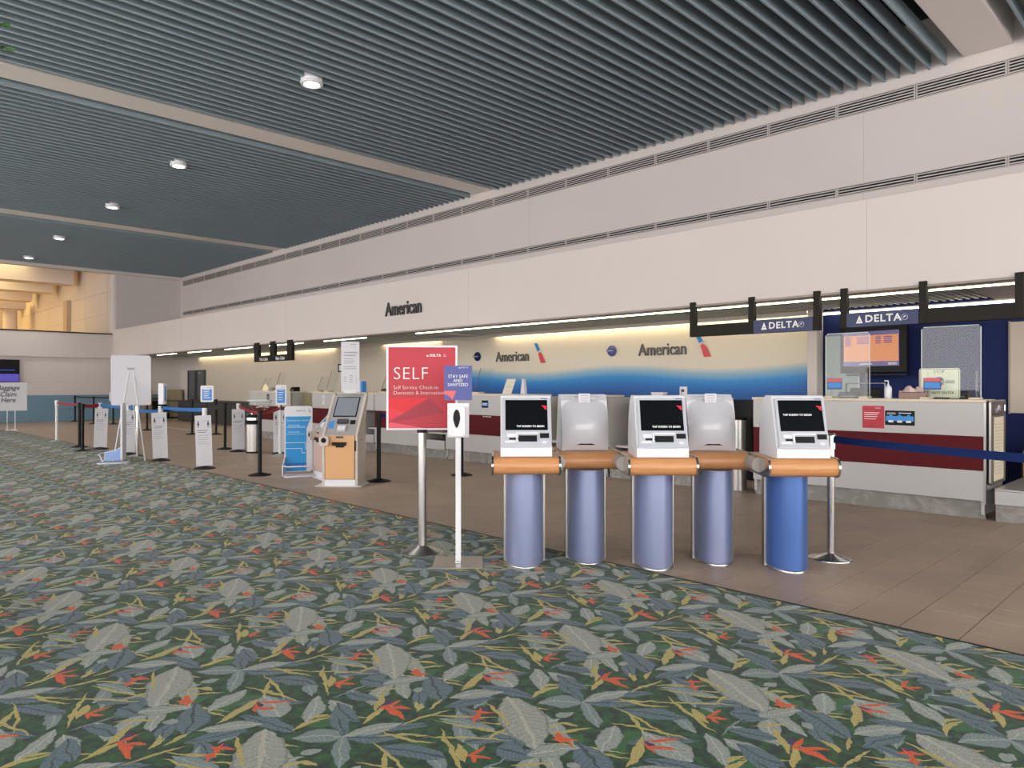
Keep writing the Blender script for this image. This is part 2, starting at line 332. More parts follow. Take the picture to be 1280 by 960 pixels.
# ------------------------------------------------ mesh builder
class MB:
    def __init__(s): s.v = []; s.f = []; s.sm = []
    def add(s, vs_, fs, smooth=False):
        k = len(s.v); s.v += [tuple(p) for p in vs_]
        for f in fs: s.f.append(tuple(i + k for i in f)); s.sm.append(smooth)
        return s
    def box(s, x0, x1, y0, y1, z0, z1):
        return s.add([(x0, y0, z0), (x1, y0, z0), (x1, y1, z0), (x0, y1, z0), (x0, y0, z1), (x1, y0, z1), (x1, y1, z1), (x0, y1, z1)],
                     [(0, 3, 2, 1), (4, 5, 6, 7), (0, 1, 5, 4), (1, 2, 6, 5), (2, 3, 7, 6), (3, 0, 4, 7)])
    def prism(s, prof, a, b, axis='x', smooth=False):   # prof in the two other axes, CCW or CW
        def P(p, t):
            return (t, p[0], p[1]) if axis == 'x' else (p[0], t, p[1]) if axis == 'y' else (p[0], p[1], t)
        n = len(prof); A = [P(p, a) for p in prof]; B = [P(p, b) for p in prof]
        s.add(A + B, [(i, (i + 1) % n, n + (i + 1) % n, n + i) for i in range(n)], smooth)
        s.add(A, [tuple(range(n))[::-1]]); s.add(B, [tuple(range(n))]); return s
    def tube(s, pts, r, n=10, r2=None):
        pts = [Vector(p) for p in pts]; rings = []
        for i, p in enumerate(pts):
            d = (pts[min(i + 1, len(pts) - 1)] - pts[max(i - 1, 0)]).normalized()
            up = Vector((0, 0, 1)) if abs(d.z) < .95 else Vector((1, 0, 0))
            a = d.cross(up).normalized(); b = a.cross(d).normalized()
            rr = r if r2 is None else r + (r2 - r) * i / (len(pts) - 1)
            rings.append([p + (a * math.cos(t * 2 * PI / n) + b * math.sin(t * 2 * PI / n)) * rr for t in range(n)])
        V = [q for R in rings for q in R]
        s.add(V, [(i * n + j, i * n + (j + 1) % n, (i + 1) * n + (j + 1) % n, (i + 1) * n + j) for i in range(len(pts) - 1) for j in range(n)], True)
        s.add(rings[0], [tuple(range(n))]); s.add(rings[-1], [tuple(range(n))[::-1]]); return s
    def lathe(s, prof, c=(0, 0, 0), n=24, sx=1, sy=1):
        V = [(c[0] + r * sx * math.cos(2 * PI * j / n), c[1] + r * sy * math.sin(2 * PI * j / n), c[2] + z) for r, z in prof for j in range(n)]
        s.add(V, [(i * n + j, i * n + (j + 1) % n, (i + 1) * n + (j + 1) % n, (i + 1) * n + j) for i in range(len(prof) - 1) for j in range(n)], True)
        if len(prof) == 4 and prof[0][0] == prof[-1][0] > 1e-3:      # a ring: close it instead of capping
            k = len(prof) - 1; V2 = V[k * n:] + V[:n]
            return s.add(V2, [(j, (j + 1) % n, n + (j + 1) % n, n + j) for j in range(n)], True)
        for R, fl in ((0, 1), (len(prof) - 1, 0)):
            if prof[R][0] > 1e-4:
                q = V[R * n:(R + 1) * n]; s.add(q, [tuple(range(n))[::-1] if fl else tuple(range(n))])
        return s
    def poly(s, pts): return s.add(pts, [tuple(range(len(pts)))])
    def mesh(s, name):
        m = bpy.data.meshes.new(name); m.from_pydata(s.v, [], s.f)
        m.polygons.foreach_set('use_smooth', s.sm); m.update()
        b = bmesh.new(); b.from_mesh(m); bmesh.ops.recalc_face_normals(b, faces=b.faces); b.to_mesh(m); b.free(); return m
def part(name, mb, m, parent=None, label=None, bevel=0, loc=None, kind=None):
    me = mb if isinstance(mb, bpy.types.Mesh) else mb.mesh(name)
    if not me.materials: me.materials.append(m)
    o = bpy.data.objects.new(name, me); COL.objects.link(o)
    if parent is not None: o.parent = parent
    if loc: o.location = loc
    if label: o['label'] = label
    if kind: o['kind'] = kind
    if bevel:
        md = o.modifiers.new('bevel', 'BEVEL'); md.width = bevel; md.segments = 2; md.limit_method = 'ANGLE'; md.angle_limit = math.radians(40)
    return o
def struct(name, mb, m, bevel=0): return part(name, mb, m, kind='structure', bevel=bevel)
def tag(o, label, cat, group=None):
    o['label'] = label; o['category'] = cat
    if group: o['group'] = group
    return o
def thing(name, label, cat, loc=(0, 0, 0), rz=0, group=None):
    o = bpy.data.objects.new(name, None); COL.objects.link(o); o.location = loc; o.rotation_euler = (0, 0, rz)
    return tag(o, label, cat, group)
def dup(root, loc, rz, label, group=None):
    r = root.copy(); COL.objects.link(r); r.location = loc; r.rotation_euler = (0, 0, rz); r['label'] = label
    if group: r['group'] = group
    for ch in list(root.children):
        c = ch.copy(); COL.objects.link(c); c.parent = r
        for g in ch.children:
            d = g.copy(); COL.objects.link(d); d.parent = c
    return r
def text(s, size, m, parent, loc, name='lettering', ext=.0015, align='LEFT', tilt=0, squeeze=1, bold=0, spacing=1, shear=0, label=None):
    c = bpy.data.curves.new('t', 'FONT'); c.body = s; c.size = size; c.extrude = ext; c.align_x = align; c.align_y = 'CENTER'
    c.offset = bold; c.space_character = spacing; c.shear = shear; c.resolution_u = 3
    t = bpy.data.objects.new('t', c); COL.objects.link(t)
    dg = bpy.context.evaluated_depsgraph_get(); me = bpy.data.meshes.new_from_object(t.evaluated_get(dg))
    bpy.data.objects.remove(t); bpy.data.curves.remove(c)
    me.transform(Matrix.Rotation(math.radians(90) - tilt, 4, 'X') @ Matrix.Diagonal((squeeze, 1, 1, 1)))
    me.materials.clear(); me.materials.append(m)
    return part(name, me, m, parent, loc=loc, label=label)
def facing(nx, ny): return math.atan2(nx, -ny)      # rotation so that local -Y looks along (nx, ny)
RCAM = facing(-.702, -.712)
RW = -PI / 2                                         # things on the ticketing side: local -Y looks into the hall (-x)
def rr(w_, h, r, n=4):                               # rounded rectangle outline
    o = []
    for cx, cy, a in ((w_ / 2 - r, h / 2 - r, 0), (-w_ / 2 + r, h / 2 - r, 90), (-w_ / 2 + r, -h / 2 + r, 180), (w_ / 2 - r, -h / 2 + r, 270)):
        for i in range(n + 1):
            t = math.radians(a + 90 * i / n); o.append((cx + r * math.cos(t), cy + r * math.sin(t)))
    return o
def place(poly, x, z): return [(p[0] + x, p[1] + z) for p in poly]

# ================================================ STRUCTURE
Y0, Y1 = -8, 32.2        # hall length
ZC = 5.98                # underside of slats
# floor
floor = struct('floor', MB().box(-9, 12.2, Y0, 52, -.3, -.006), GROUT)
tm = MB().box(.0028, .2972, .0028, .2972, -.02, 0).mesh('tile')
F_, S_, C_ = 909., math.sin(math.radians(44.6)), math.cos(math.radians(44.6))
def edge_x(y): return 4.42 + .018 * (y - 1) if y < 14 else 4.654
tl = []
for i in range(-7, 19):
    for j in range(-28, 108):
        x, y = 6.16 + .3 * i, 2.0 + .3 * j
        if x > 11.7 or y + .3 > Y1: continue
        if x + .3 < edge_x(y + .15) - .1 and y < 27.1: continue
        xc, yc = x + .15, y + .15
        s = xc * S_ + yc * C_; l = xc * C_ - yc * S_
        vis = s > 1 and abs(l / s) < .72 and xc < 8.75
        tl.append((s if vis else s + 500, x, y))
for i in range(-60, -7):
    for j in range(84, 100):
        tl.append((600, 6.16 + .3 * i, 2.0 + .3 * j))
tl.sort()
for k, (s, x, y) in enumerate(tl[:300]): part('tile', tm, TILE, floor, loc=(x, y, 0))
tb = MB()
for s, x, y in tl[300:]: tb.box(x + .0028, x + .2972, y + .0028, y + .2972, -.02, 0)
part('tile', tb, TILE, floor, kind='stuff', label='far floor tiles')
ce = [(-9, Y0), (edge_x(Y0), Y0)] + [(edge_x(y), y) for y in (0, 4, 8, 12, 14)] + [(4.654, 27.2), (-9, 27.2)]
CARP = carpet_mat()
cp = part('carpet', MB().prism(ce, -.02, .006, 'z'), CARP, floor, label='tropical leaf carpet in greens, greys and orange flowers')
et = MB()
for a, b in zip(ce[1:-2], ce[2:-1]):
    et.prism([(a[0] - .004, a[1]), (a[0] + .012, a[1]), (b[0] + .012, b[1]), (b[0] - .004, b[1])], -.01, .0085, 'z')
part('edge_trim', et, BLACKM, floor, label='dark carpet edge strip')

# ceiling
ceil = struct('ceiling', MB().box(-9, 12.2, Y0, 32.4, 6.75, 7.0), DARKVOID)
beams = [2.25 + 10.38 * k for k in (-1, 0, 1, 2)]
for b in beams: part('beam', MB().box(-9, 11.8, b, b + .6, ZC + .04, 6.75), BEAMW, ceil, bevel=.02)
# each slat: a blade with a small rolled lower edge
sm_ = MB().prism([(-.012, .22), (-.012, .03), (-.02, .016), (-.014, 0), (.014, 0), (.02, .016), (.012, .03), (.012, .22)], -8.95, 11.8, 'x').mesh('slat')
y = 2.86 - .2075 * 51; n = 0
while y < Y1 - .05:
    if not any(b - .03 < y < b + .61 for b in beams):
        part('slat', sm_, SLAT, ceil, loc=(0, y, ZC))
    y += .2075
for x in (-6, -3.6, -1.2, 1.2, 3.6, 6.0, 8.4, 10.6):
    part('carrier_rail', MB().box(x - .02, x + .02, Y0, Y1, ZC + .22, ZC + .27), DARKVOID, ceil)

# upper wall above the fascia ledge (x = 11.8)
wr = struct('wall_right', MB().box(11.8, 12.2, Y0, Y1 + .1, -.1, 6.75), PLASTER)
g5 = MB(); g3 = MB()
def grille(nb, h):
    fr = MB(); L_ = 1.125
    fr.box(0, L_, .0, .012, 0, .012).box(0, L_, 0, .012, h - .012, h).box(0, .012, 0, .012, 0, h).box(L_ - .02, L_, 0, .012, 0, h)
    bl = MB().prism([(-.004, 0), (.008, -.002), (.008, .012), (-.004, .016)], .01, L_ - .02, 'x')
    return fr.mesh('grille_frame'), bl.mesh('louvre'), MB().box(0, L_, .012, .016, 0, h).mesh('grille_backing')
for (z0, h, nb, nm) in ((5.6, .23, 5, 'upper'), (4.36, .15, 3, 'lower')):
    fm, bm_, km = grille(nb, h)
    km.materials.append(BLACK)
    k = 0
    for j in range(28):
        yy = Y1 - .25 - j * 1.14
        if yy < 1.0: break
        g = part('vent_grille', km, BLACK, wr, loc=(11.782, yy, z0)); g.rotation_euler = (0, 0, RW)
        part('grille_frame', fm, LOUV, g)
        for q in range(nb):
            part('louvre', bm_, LOUV, g, loc=(0, -.004, .018 + q * (h - .02) / nb + .004))
# fascia
fas = struct('wall_fascia', MB().box(9.1, 9.3, Y0, Y1 + .1, 2.51, 3.6), PLASTER, bevel=.012)
part('ledge', MB().box(9.3, 11.8, Y0, Y1, 3.45, 3.58), PLASTER, fas)
part('bottom_trim', MB().box(9.085, 9.32, Y0, Y1, 2.485, 2.51), mat('taupe_trim', (150, 138, 130), .5), fas)
for y in (3.2, 10.4, 17.6, 24.8):
    part('joint', MB().box(9.0985, 9.1005, y, y + .003, 2.52, 3.58), JOINT, fas)
    part('joint', MB().box(11.7985, 11.8005, y + 1, y + 1.003, 3.7, 5.9), JOINT, wr)
# lowered ceiling above the counters
cl = struct('ceiling_counter', MB().box(9.3, 11.8, Y0, Y1, 2.8, 3.0), mat('grey_plenum', (96, 98, 96), .9))
SL2 = mat('grey_slat', (176, 180, 176), .5)
sb = MB(); y = 1.2
while y < Y1:
    if not (12.7 < y < 13.3 or 1.9 < y < 2.4): sb.box(9.45, 11.55, y, y + .03, 2.56, 2.66)
    y += .1
part('slat', sb, SL2, cl, kind='stuff', label='narrow grey slats above the counters')
part('beam', MB().box(9.46, 11.54, 12.7, 13.3, 2.53, 2.8), PLASTER, cl)
part('beam', MB().box(9.46, 11.54, 1.9, 2.4, 2.53, 2.8), PLASTER, cl)
part('cove_rail', MB().box(9.33, 9.36, Y0, Y1, 2.52, 2.68).box(11.52, 11.54, 4.97, Y1, 2.495, 2.66), PANELW, cl)

struct('wall_far_return', MB().box(9.1, 12.2, 32.25, 32.45, 2.46, 3.42), PANELW)
# far end: balcony front, lower wall, upper panelled wall, concourse behind
wf = struct('wall_far', MB().box(-9, 12.2, 32.25, 32.45, -.1, 2.46), mat('pale_grey_wall', (190, 186, 180), .75, noise=.03))
for x0, x1 in ((-9, -3), (-2.99, 3.0), (3.01, 9.09), (9.11, 11.8)):
    part('wainscot_panel', MB().box(x0, x1, 32.225, 32.25, .545, 1.0), WAINS, wf)
    part('wainscot_panel', MB().box(x0, x1, 32.225, 32.25, 0, .535), WAINS, wf)
    part('wall_panel', MB().box(x0, x1, 32.235, 32.25, 1.01, 1.5), PLASTER if x1 < 9.5 else PANELW, wf)
    part('wall_panel', MB().box(x0, x1, 32.235, 32.25, 1.508, 2.44 if x1 < 9.5 else 2.79), PLASTER if x1 < 9.5 else PANELW, wf)
wb = struct('wall_balcony', MB().box(-9, 9.1, 32.15, 32.45, 2.46, 3.42), PLASTER, bevel=.012)
part('rail', MB().box(-9, 9.1, 32.12, 32.4, 3.42, 3.46), BLACKM, wb)
wu = struct('wall_far_upper', MB().box(9.3, 11.85, 32.2, 32.5, 3.42, 6.75), PLASTER)
part('corner_post', MB().lathe([(.2, 3.42), (.2, 6.75)], (9.28, 32.38, 0), 16), PLASTER, wu)
for a, b in ((3.5, 4.3), (4.315, 4.81), (4.825, 5.32), (5.335, 5.85)):
    part('panel', MB().box(9.3, 11.8, 32.185, 32.2, a, b), PLASTER, wu)
part('head_trim', MB().box(-9, 11.8, 32.1, 32.35, 5.87, 6.75), PLASTER, wu)
wc = struct('wall_concourse', MB().box(9.1, 9.4, 32.5, 52, 3.2, 7.5).box(-9, 9.4, 52, 52.3, 3.2, 7.5), PLASTER)
for i in range(6):
    for a, b in ((3.4, 4.3), (4.315, 5.2), (5.215, 6.2)):
        part('panel', MB().box(9.08, 9.1, 32.7 + i * 3.2, 35.885 + i * 3.2, a, b), PLASTER, wc)
part('pilaster', MB().box(8.9, 9.08, 38.2, 38.8, 3.4, 5.3), mat('beige_pilaster', (186, 170, 150), .7), wc)
part('picture_panel', MB().box(5.0, 8.0, 51.9, 52, 3.7, 4.6), mat('mauve_panel', (176, 150, 140), .7), wc)
struct('wall_daylight_block', MB().box(-9.3, -9, 32.5, 52.3, 3.2, 7.5), PLASTER)  # unseen side wall, added to keep daylight out of the concourse
struct('floor_concourse', MB().box(-9, 9.4, 32.45, 52, 3.1, 3.2), TILE)
cc = struct('ceiling_concourse', MB().box(-9, 9.4, 32.4, 52, 6.9, 7.1), PLASTER)
for y, zt in ((36.4, 5.82), (40.0, 5.78), (44.2, 5.74), (47.8, 5.6)):
    part('beam', MB().prism([(y, zt), (y + .9, zt), (y + 1.1, 6.9), (y - .2, 6.9)], -9, 8.75, 'x'), PLASTER, cc)
    part('beam', MB().add([(8.7, y, zt + .1), (8.7, y + .3, zt + .1), (-3, y + 4.0, zt + .1), (-3, y + 3.7, zt + .1), (8.7, y, 6.9), (8.7, y + .3, 6.9), (-3, y + 4, 6.9), (-3, y + 3.7, 6.9)],
                          [(0, 3, 2, 1), (4, 5, 6, 7), (0, 1, 5, 4), (1, 2, 6, 5), (2, 3, 7, 6), (3, 0, 4, 7)]), PLASTER, cc)
for x, y in ((8.1, 46.0), (2, 46.0)):
    c = thing('round_column', 'round pale column of the lit upper concourse' + (' nearest the side wall' if x > 5 else ' farther left, beside the opening'), 'column', (x, y, 3.2))
    part('shaft', MB().lathe([(.32, 0), (.32, 2.2)], n=24), PLASTER, c); part('capital', MB().box(-.6, .6, -.5, .5, 2.2, 2.6), PLASTER, c)

# back wall coverings behind the counters: local x runs from far to near
wave = struct('wall_backdrop', MB().box(0, 9.4, 0, .06, 0, 2.6), wave_mat()); wave.location = (11.74, 14.35, 0); wave.rotation_euler = (0, 0, RW)
CREAMW = mat('cream_wall', (208, 198, 182), .7, noise=.02)
cw = struct('wall_counter', MB().box(11.74, 11.8, 14.4, 30.15, 0, 2.6), CREAMW)
for y in (18, 21.5, 25, 28): part('joint', MB().box(11.7385, 11.741, y, y + .004, .8, 2.5), JOINT, cw)
struct('trim_1', MB().box(11.5, 11.8, 4.8, 4.95, 0, 2.6), PLASTER)
nv = struct('wall_navy', MB().box(11.74, 11.8, Y0, 4.8, 0, 2.6), NAVY)
for y in (-1.5, .6): part('joint', MB().box(11.7385, 11.741, y, y + .006, .8, 2.6), BLACK, nv)
# doors at the far end of the counter wall
for k, (ya, yb) in enumerate(((30.5, 31.22), (29.42, 30.16)), 1):
    o_ = 0 if k == 1 else -.06
    d = struct('door_%d' % k, MB().box(11.755 + o_, 11.8 + o_, ya, yb, 0, 1.96), DOORG, bevel=.005)
    part('door_frame', MB().box(11.72 + o_, 11.8 + o_, ya - .05, ya, 0, 2.0).box(11.72 + o_, 11.8 + o_, yb, yb + .05, 0, 2.0).box(11.72 + o_, 11.8 + o_, ya - .05, yb + .05, 1.96, 2.0), mat('dark_grey_frame', (66, 68, 70), .5), d)
    part('door_handle', MB().tube([(11.72 + o_, ya + .1, 1.0), (11.72 + o_, ya + .24, 1.0)], .012, 8), STEEL, d)
    if k == 2: part('door_closer', MB().box(11.64, 11.69, ya + .25, ya + .5, 1.84, 1.92), STEEL, d)

# ------------------------------------------------ lamps
def downlight(x, y, label):
    t = thing('ceiling_downlight', label, 'lamp', (x, y, ZC), 0, 'round downlights in the slatted ceiling')
    part('housing', MB().lathe([(.15, -.06), (.16, -.045), (.16, .3), (.1, .3)], n=28), WHITE, t)
    part('trim_ring', MB().lathe([(.115, -.05), (.125, -.07), (.16, -.07), (.168, -.05), (.165, -.03)], n=28), WHITE, t)
    part('lens', MB().lathe([(.0001, -.064), (.11, -.064), (.112, -.05)], n=24), LAMP, t)
    l = bpy.data.lights.new('downlight', 'SPOT'); l.energy = 130; l.spot_size = math.radians(110); l.spot_blend = .8; l.color = (1, .96, .9); l.shadow_soft_size = .12
    o = bpy.data.objects.new('downlight_light', l); COL.objects.link(o); o.location = (x, y, ZC - .12)
for x, y, lb in ((5.56, 9.95, 'round white downlight in the slatted ceiling, largest and nearest in view'),
                 (5.67, 15.6, 'round downlight just beyond the first long white ceiling beam'),
                 (5.78, 20.4, 'round downlight third from the camera, before the far ceiling beam'),
                 (5.84, 25.9, 'small dim downlight past the far ceiling beam, nearer of two'),
                 (5.95, 30.6, 'smallest downlight, at the far end of the ceiling above the balcony')):
    downlight(x, y, lb)
def strip(x, ya, yb, z, label, m, r=.02):
    t = thing('light_strip', label, 'lamp', (x, yb, z), RW, 'cove tubes above the counters')
    L_ = yb - ya
    part('tube', MB().tube([(0, 0, 0), (L_, 0, 0)], r, 8), m, t)
    part('channel', MB().box(-.01, L_ + .01, -.03, .03, .02, .035), WHITE, t)
# wall-washing tubes (warm) and front tubes (neutral)
strip(11.64, 22.2, 30.0, 2.565, 'warm cove tube over the farthest stretch of cream wall', STRIP)
strip(11.64, 19.6, 22.0, 2.565, 'warm cove tube above the far hanging frame', STRIP)
strip(11.64, 14.5, 17.0, 2.565, 'warm cove tube over the cream wall behind the tall paper sign', STRIP)
strip(11.64, 5.0, 12.4, 2.565, 'warm cove tube over the blue wave backdrop', STRIP)
strip(11.62, 0.2, 4.75, 2.5, 'cool cove tube over the navy wall', STRIPN, .013)
strip(9.45, 0.0, 12.5, 2.482, 'front tube under the fascia over the nearer counters', STRIP, .009)
yy = 14.4; q = ['nearest', 'second', 'third', 'fourth', 'fifth', 'farthest']
for k in range(6):
    strip(9.45, yy, yy + 1.9, 2.482, q[k] + ' of the short tubes under the far fascia', STRIPN, .01); yy += 2.95

# ================================================ THINGS
# ---------------- self-service kiosks of the front row (two-sided, alternately turned)
def stad(w0, w1, z0, z1, n=8):                      # stadium outline in (y, z)
    r = (z1 - z0) / 2; zc = (z0 + z1) / 2; o = []
    for i in range(n + 1):
        t = -PI / 2 + PI * i / n; o.append((w1 - r + r * math.cos(t), zc + r * math.sin(t)))
    for i in range(n + 1):
        t = PI / 2 + PI * i / n; o.append((w0 + r + r * math.cos(t), zc + r * math.sin(t)))
    return o
SLOPE = [(-.405, .935), (-.29, 1.285)]
TL = math.atan2(SLOPE[1][0] - SLOPE[0][0], SLOPE[1][1] - SLOPE[0][1])     # lean of the face from vertical
def on_face(x, t, off=0):                            # t = distance up the face from its lower edge
    return (x, SLOPE[0][0] + math.sin(TL) * t - math.cos(TL) * off, SLOPE[0][1] + math.cos(TL) * t + math.sin(TL) * off)
def face_box(x0, x1, t0, t1, d0, d1):                # box lying on the tilted face
    P = [on_face(x, t, d) for d in (d0, d1) for x, t in ((x0, t0), (x1, t0), (x1, t1), (x0, t1))]
    return MB().add(P, [(0, 3, 2, 1), (4, 5, 6, 7), (0, 1, 5, 4), (1, 2, 6, 5), (2, 3, 7, 6), (3, 0, 4, 7)])
def delta_kiosk(x, y, rz, label, colm, txt_t=.14, txt_x=.0, seen_back=False, connector=None):
    t = thing('check_in_kiosk', label, 'kiosk', (x, y, 0), rz, 'row of five self-service kiosks')
    part('column', MB().lathe([(1, 0), (1, .72)], n=48, sx=.148, sy=.27), colm, t)
    part('column_foot', MB().lathe([(1.02, 0), (1.02, .012), (1.0, .016)], n=48, sx=.148, sy=.27), STEEL, t)
    for s in (-1, 1):
        part('edge_strip', MB().box(s * .151 - .01, s * .151 + .01, -.03, .03, 0, .72), STEEL, t, bevel=.003)
    pr = stad(-.43, .2, .718, .85)
    part('shelf', MB().prism(pr, -.238, .238, 'x', True), WOOD, t, label='honey-coloured wooden shelf with rounded edges')
    pe = stad(-.436, .206, .712, .855)
    for s in (-1, 1):
        part('end_cap', MB().prism(pe, s * .238, s * .252, 'x', True), CHROME, t)
    body = [(-.402, .85), (-.402, .925), (-.39, .932), (-.275, 1.285), (-.262, 1.298), (-.14, 1.298), (-.07, 1.25), (-.02, 1.13), (0, 1.0), (0, .85)]
    part('housing', MB().prism(body, -.187, .187, 'x'), WHITE, t, bevel=.008)
    f = part('front_plate', face_box(-.172, .178, .0, .362, -.004, .008), KGREY, t, label='light grey tilted front plate', bevel=.004)
    part('lip', MB().box(-.18, .18, -.418, -.4, .922, .94), KGREY, t, bevel=.003)
    part('screen', face_box(-.152, .158, .112, .342, .006, .011), SCREENK, t, label='black touch screen reading tap screen to begin')
    o = text('TAP SCREEN TO BEGIN', .0195, WHITEP, t, on_face(txt_x, txt_t, .0125), tilt=TL, bold=.0006, ext=.0005)
    tri = MB()
    a = [on_face(.112, .302, .013), on_face(.155, .296, .013), on_face(.148, .268, .013)]
    tri.poly(a); tri.poly([on_face(.13, .279, .0135), on_face(.155, .279, .0135), on_face(.15, .262, .0135)])
    part('emblem', tri, REDL, t)
    part('printer_slot', face_box(-.055, .078, .026, .072, .004, .0125), BLACK, t)
    part('printer_guide', face_box(-.075, -.062, .025, .09, .006, .02).add([on_face(p[0], p[1], p[2]) for p in ((-.075, .082, .006), (.09, .082, .006), (.09, .094, .006), (-.075, .094, .006), (-.075, .082, .018), (.09, .082, .018), (.09, .094, .018), (-.075, .094, .018))],
        [(0, 3, 2, 1), (4, 5, 6, 7), (0, 1, 5, 4), (1, 2, 6, 5), (2, 3, 7, 6), (3, 0, 4, 7)]), WHITE, t)
    part('card_slot', face_box(-.125, -.05, .04, .054, .004, .012), BLACK, t)
    part('card_bezel', face_box(-.14, -.076, .06, .085, .004, .014), WHITE, t)
    part('scanner', face_box(.1, .166, .052, .088, .004, .014), BLACK, t)
    part('sticker', face_box(-.155, -.08, .02, .034, .004, .0088), WHITEP, t)
    part('keypad_mark', MB().poly([on_face(.133 + .02 * math.cos(q), .022 + .012 * math.sin(q), .0085) for q in [k * PI / 6 for k in range(12)]]), PAPER, t)
    part('brand_strip', face_box(.11, .16, .349, .355, .006, .0088), PURB, t)
    # domed rear cover
    nx, nz = 18, 20; V = []; F = []
    for j in range(nz + 1):
        for i in range(nx + 1):
            u = i / nx * 2 - 1; v = j / nz
            zz = .862 + .425 * v
            prof = -.0 if zz < 1.0 else -.0
            base = 0 if zz < 1.0 else -((zz - 1.0) / .29) ** 2 * .13
            bl = max(0, 1 - abs(u) ** 2.4) * max(0, 1 - abs((v - .47) / .53) ** 2.2)
            V.append((u * .186, base + .006 + .085 * bl, zz))
    for j in range(nz):
        for i in range(nx):
            a = j * (nx + 1) + i; F.append((a, a + 1, a + nx + 2, a + nx + 1))
    cv = part('rear_cover', MB().add(V, F, True), mat('glossy_white_plastic', (214, 214, 220), .12), t, label='bulging glossy white rear cover')
    part('vent_slot', MB().prism([(-.075 + .15 * k / 10, .9) for k in range(11)] + [(.075 - .15 * k / 10, .9 + .018 * math.sin(PI * k / 10)) for k in range(11)], .02, .055, 'y'), BLACK, cv)
    if seen_back:
        part('handle_plate', MB().box(-.09, .09, -.12, -.085, 1.245, 1.275), PAPER, cv, bevel=.004)
        pp = part('notice_slip', MB().prism(place(rr(.094, .098, .006), 0, 1.257), -.048, -.044, 'y'), PAPER, t, label='small white printed slip taped to the rear top')
        for k, wq in enumerate((.062, .07, .07, .062, .04)):
            part('print_line', MB().box(-wq / 2, wq / 2, -.0445, -.0435, 1.29 - k * .014, 1.2935 - k * .014), INK if k == 0 else KCON, pp)
    if connector:
        # connector given in local coordinates
        part('connector', MB().tube([Vector(p) for p in connector], .055, 14), CONN, t)
    return t
ks = [((4.07, 3.99), 0), ((4.50, 3.73), 1), ((4.73, 3.25), 0), ((5.19, 3.0), 1), ((5.39, 2.50), 0)]
def w2l(x, y, rz, p):
    dx, dy = p[0] - x, p[1] - y; c, s = math.cos(-rz), math.sin(-rz); return (dx * c - dy * s, dx * s + dy * c)
rots = [RCAM + .02, RCAM + PI + .05, RCAM + .0, RCAM + PI - .03, RCAM - .03]
klab = ['leftmost front-facing check-in kiosk on pale blue column, standing at the carpet edge',
        'second kiosk of the row seen from behind, glossy white hood on a periwinkle column',
        'middle front-facing check-in kiosk with black screen on pale blue column',
        'fourth kiosk of the row seen from behind, beside the deep blue column',
        'rightmost front-facing check-in kiosk on the deep blue column']
def jt(i, side):                                     # joint point at an end of kiosk i's shelf (screen-side: -1 left, +1 right)
    (x, y), b = ks[i]; r = rots[i]; sx = side * (1 if not b else -1)
    lx, ly = sx * .25, (-.2 if not b else -.02)
    return (x + lx * math.cos(r) - ly * math.sin(r), y + lx * math.sin(r) + ly * math.cos(r))
for i, ((x, y), b) in enumerate(ks):
    con = None
    if i < 4:
        A = w2l(x, y, rots[i], jt(i, 1)); B = w2l(x, y, rots[i], jt(i + 1, -1))
        con = [(A[0], A[1], .785), ((A[0] + B[0]) / 2 , (A[1] + B[1]) / 2, .785), (B[0], B[1], .785)]
    delta_kiosk(x, y, rots[i], klab[i], BLUEDEEP if i == 4 else BLUECOL, txt_t=.232 if i == 4 else .14, txt_x=-.125 if i == 4 else -.07, seen_back=bool(b), connector=con)

# ---------------- poster stand SELF
def disc_base(r, h=.035): return MB().lathe([(r, 0), (r, .008), (r * .93, .014), (r * .3, h), (.04, h + .006), (.0001, h + .008)], n=32)
t = thing('sign_stand', 'tall red poster sign reading SELF on a brushed steel post', 'sign', (3.66, 4.76, 0), facing(-.66, -.75))
part('base', disc_base(.175, .06), STEEL, t)
part('post', MB().tube([(0, 0, .05), (0, 0, 1.0)], .035, 20), STEEL, t)
part('collar', MB().tube([(0, 0, .985), (0, 0, 1.01)], .042, 20), BLACK, t)
part('frame', MB().box(-.29, .29, -.018, .018, 1.005, 1.7), WHITE, t, bevel=.006)
s_ = part('poster', MB().box(-.272, .272, -.021, -.017, 1.022, 1.683), REDP, t, label='crimson poster')
part('print_triangle', MB().poly([(-.272, -.0216, 1.27), (.06, -.0216, 1.27), (-.14, -.0216, 1.15), (-.272, -.0216, 1.2)]), REDL, s_)
part('print_triangle', MB().poly([(-.272, -.0216, 1.2), (-.14, -.0216, 1.15), (-.272, -.0216, 1.085)]), mat('mid_red_print', (216, 44, 60), .5), s_)
part('print_triangle', MB().poly([(.06, -.0214, 1.27), (.18, -.0214, 1.15), (-.25, -.0214, 1.07), (-.14, -.0214, 1.15)]), REDD, s_)
part('print_triangle', MB().poly([(-.25, -.0213, 1.07), (.02, -.0213, 1.022), (-.272, -.0213, 1.022), (-.272, -.0213, 1.06)]), mat('rose_print', (216, 84, 100), .5), s_)
text('SELF', .145, WHITEP, s_, (-.235, -.0225, 1.465), squeeze=.98, bold=-.002, spacing=1.08)
text('Self Service Check-in', .043, WHITEP, s_, (-.233, -.0225, 1.354), bold=-.0007)
text('Domestic & International', .043, WHITEP, s_, (-.233, -.0225, 1.31), bold=-.0007)
def widget(parent, x, y, z, h, m, sw=True):           # small triangular emblem
    part('emblem', MB().poly([(x, y, z - h / 2), (x + h * 1.1, y, z - h / 2), (x + h * .55, y, z + h / 2)]), m, parent)
widget(s_, .035, -.0225, 1.616, .018, WHITEP)
text('DELTA', .027, WHITEP, s_, (.062, -.0225, 1.616), bold=.001, spacing=1.2)
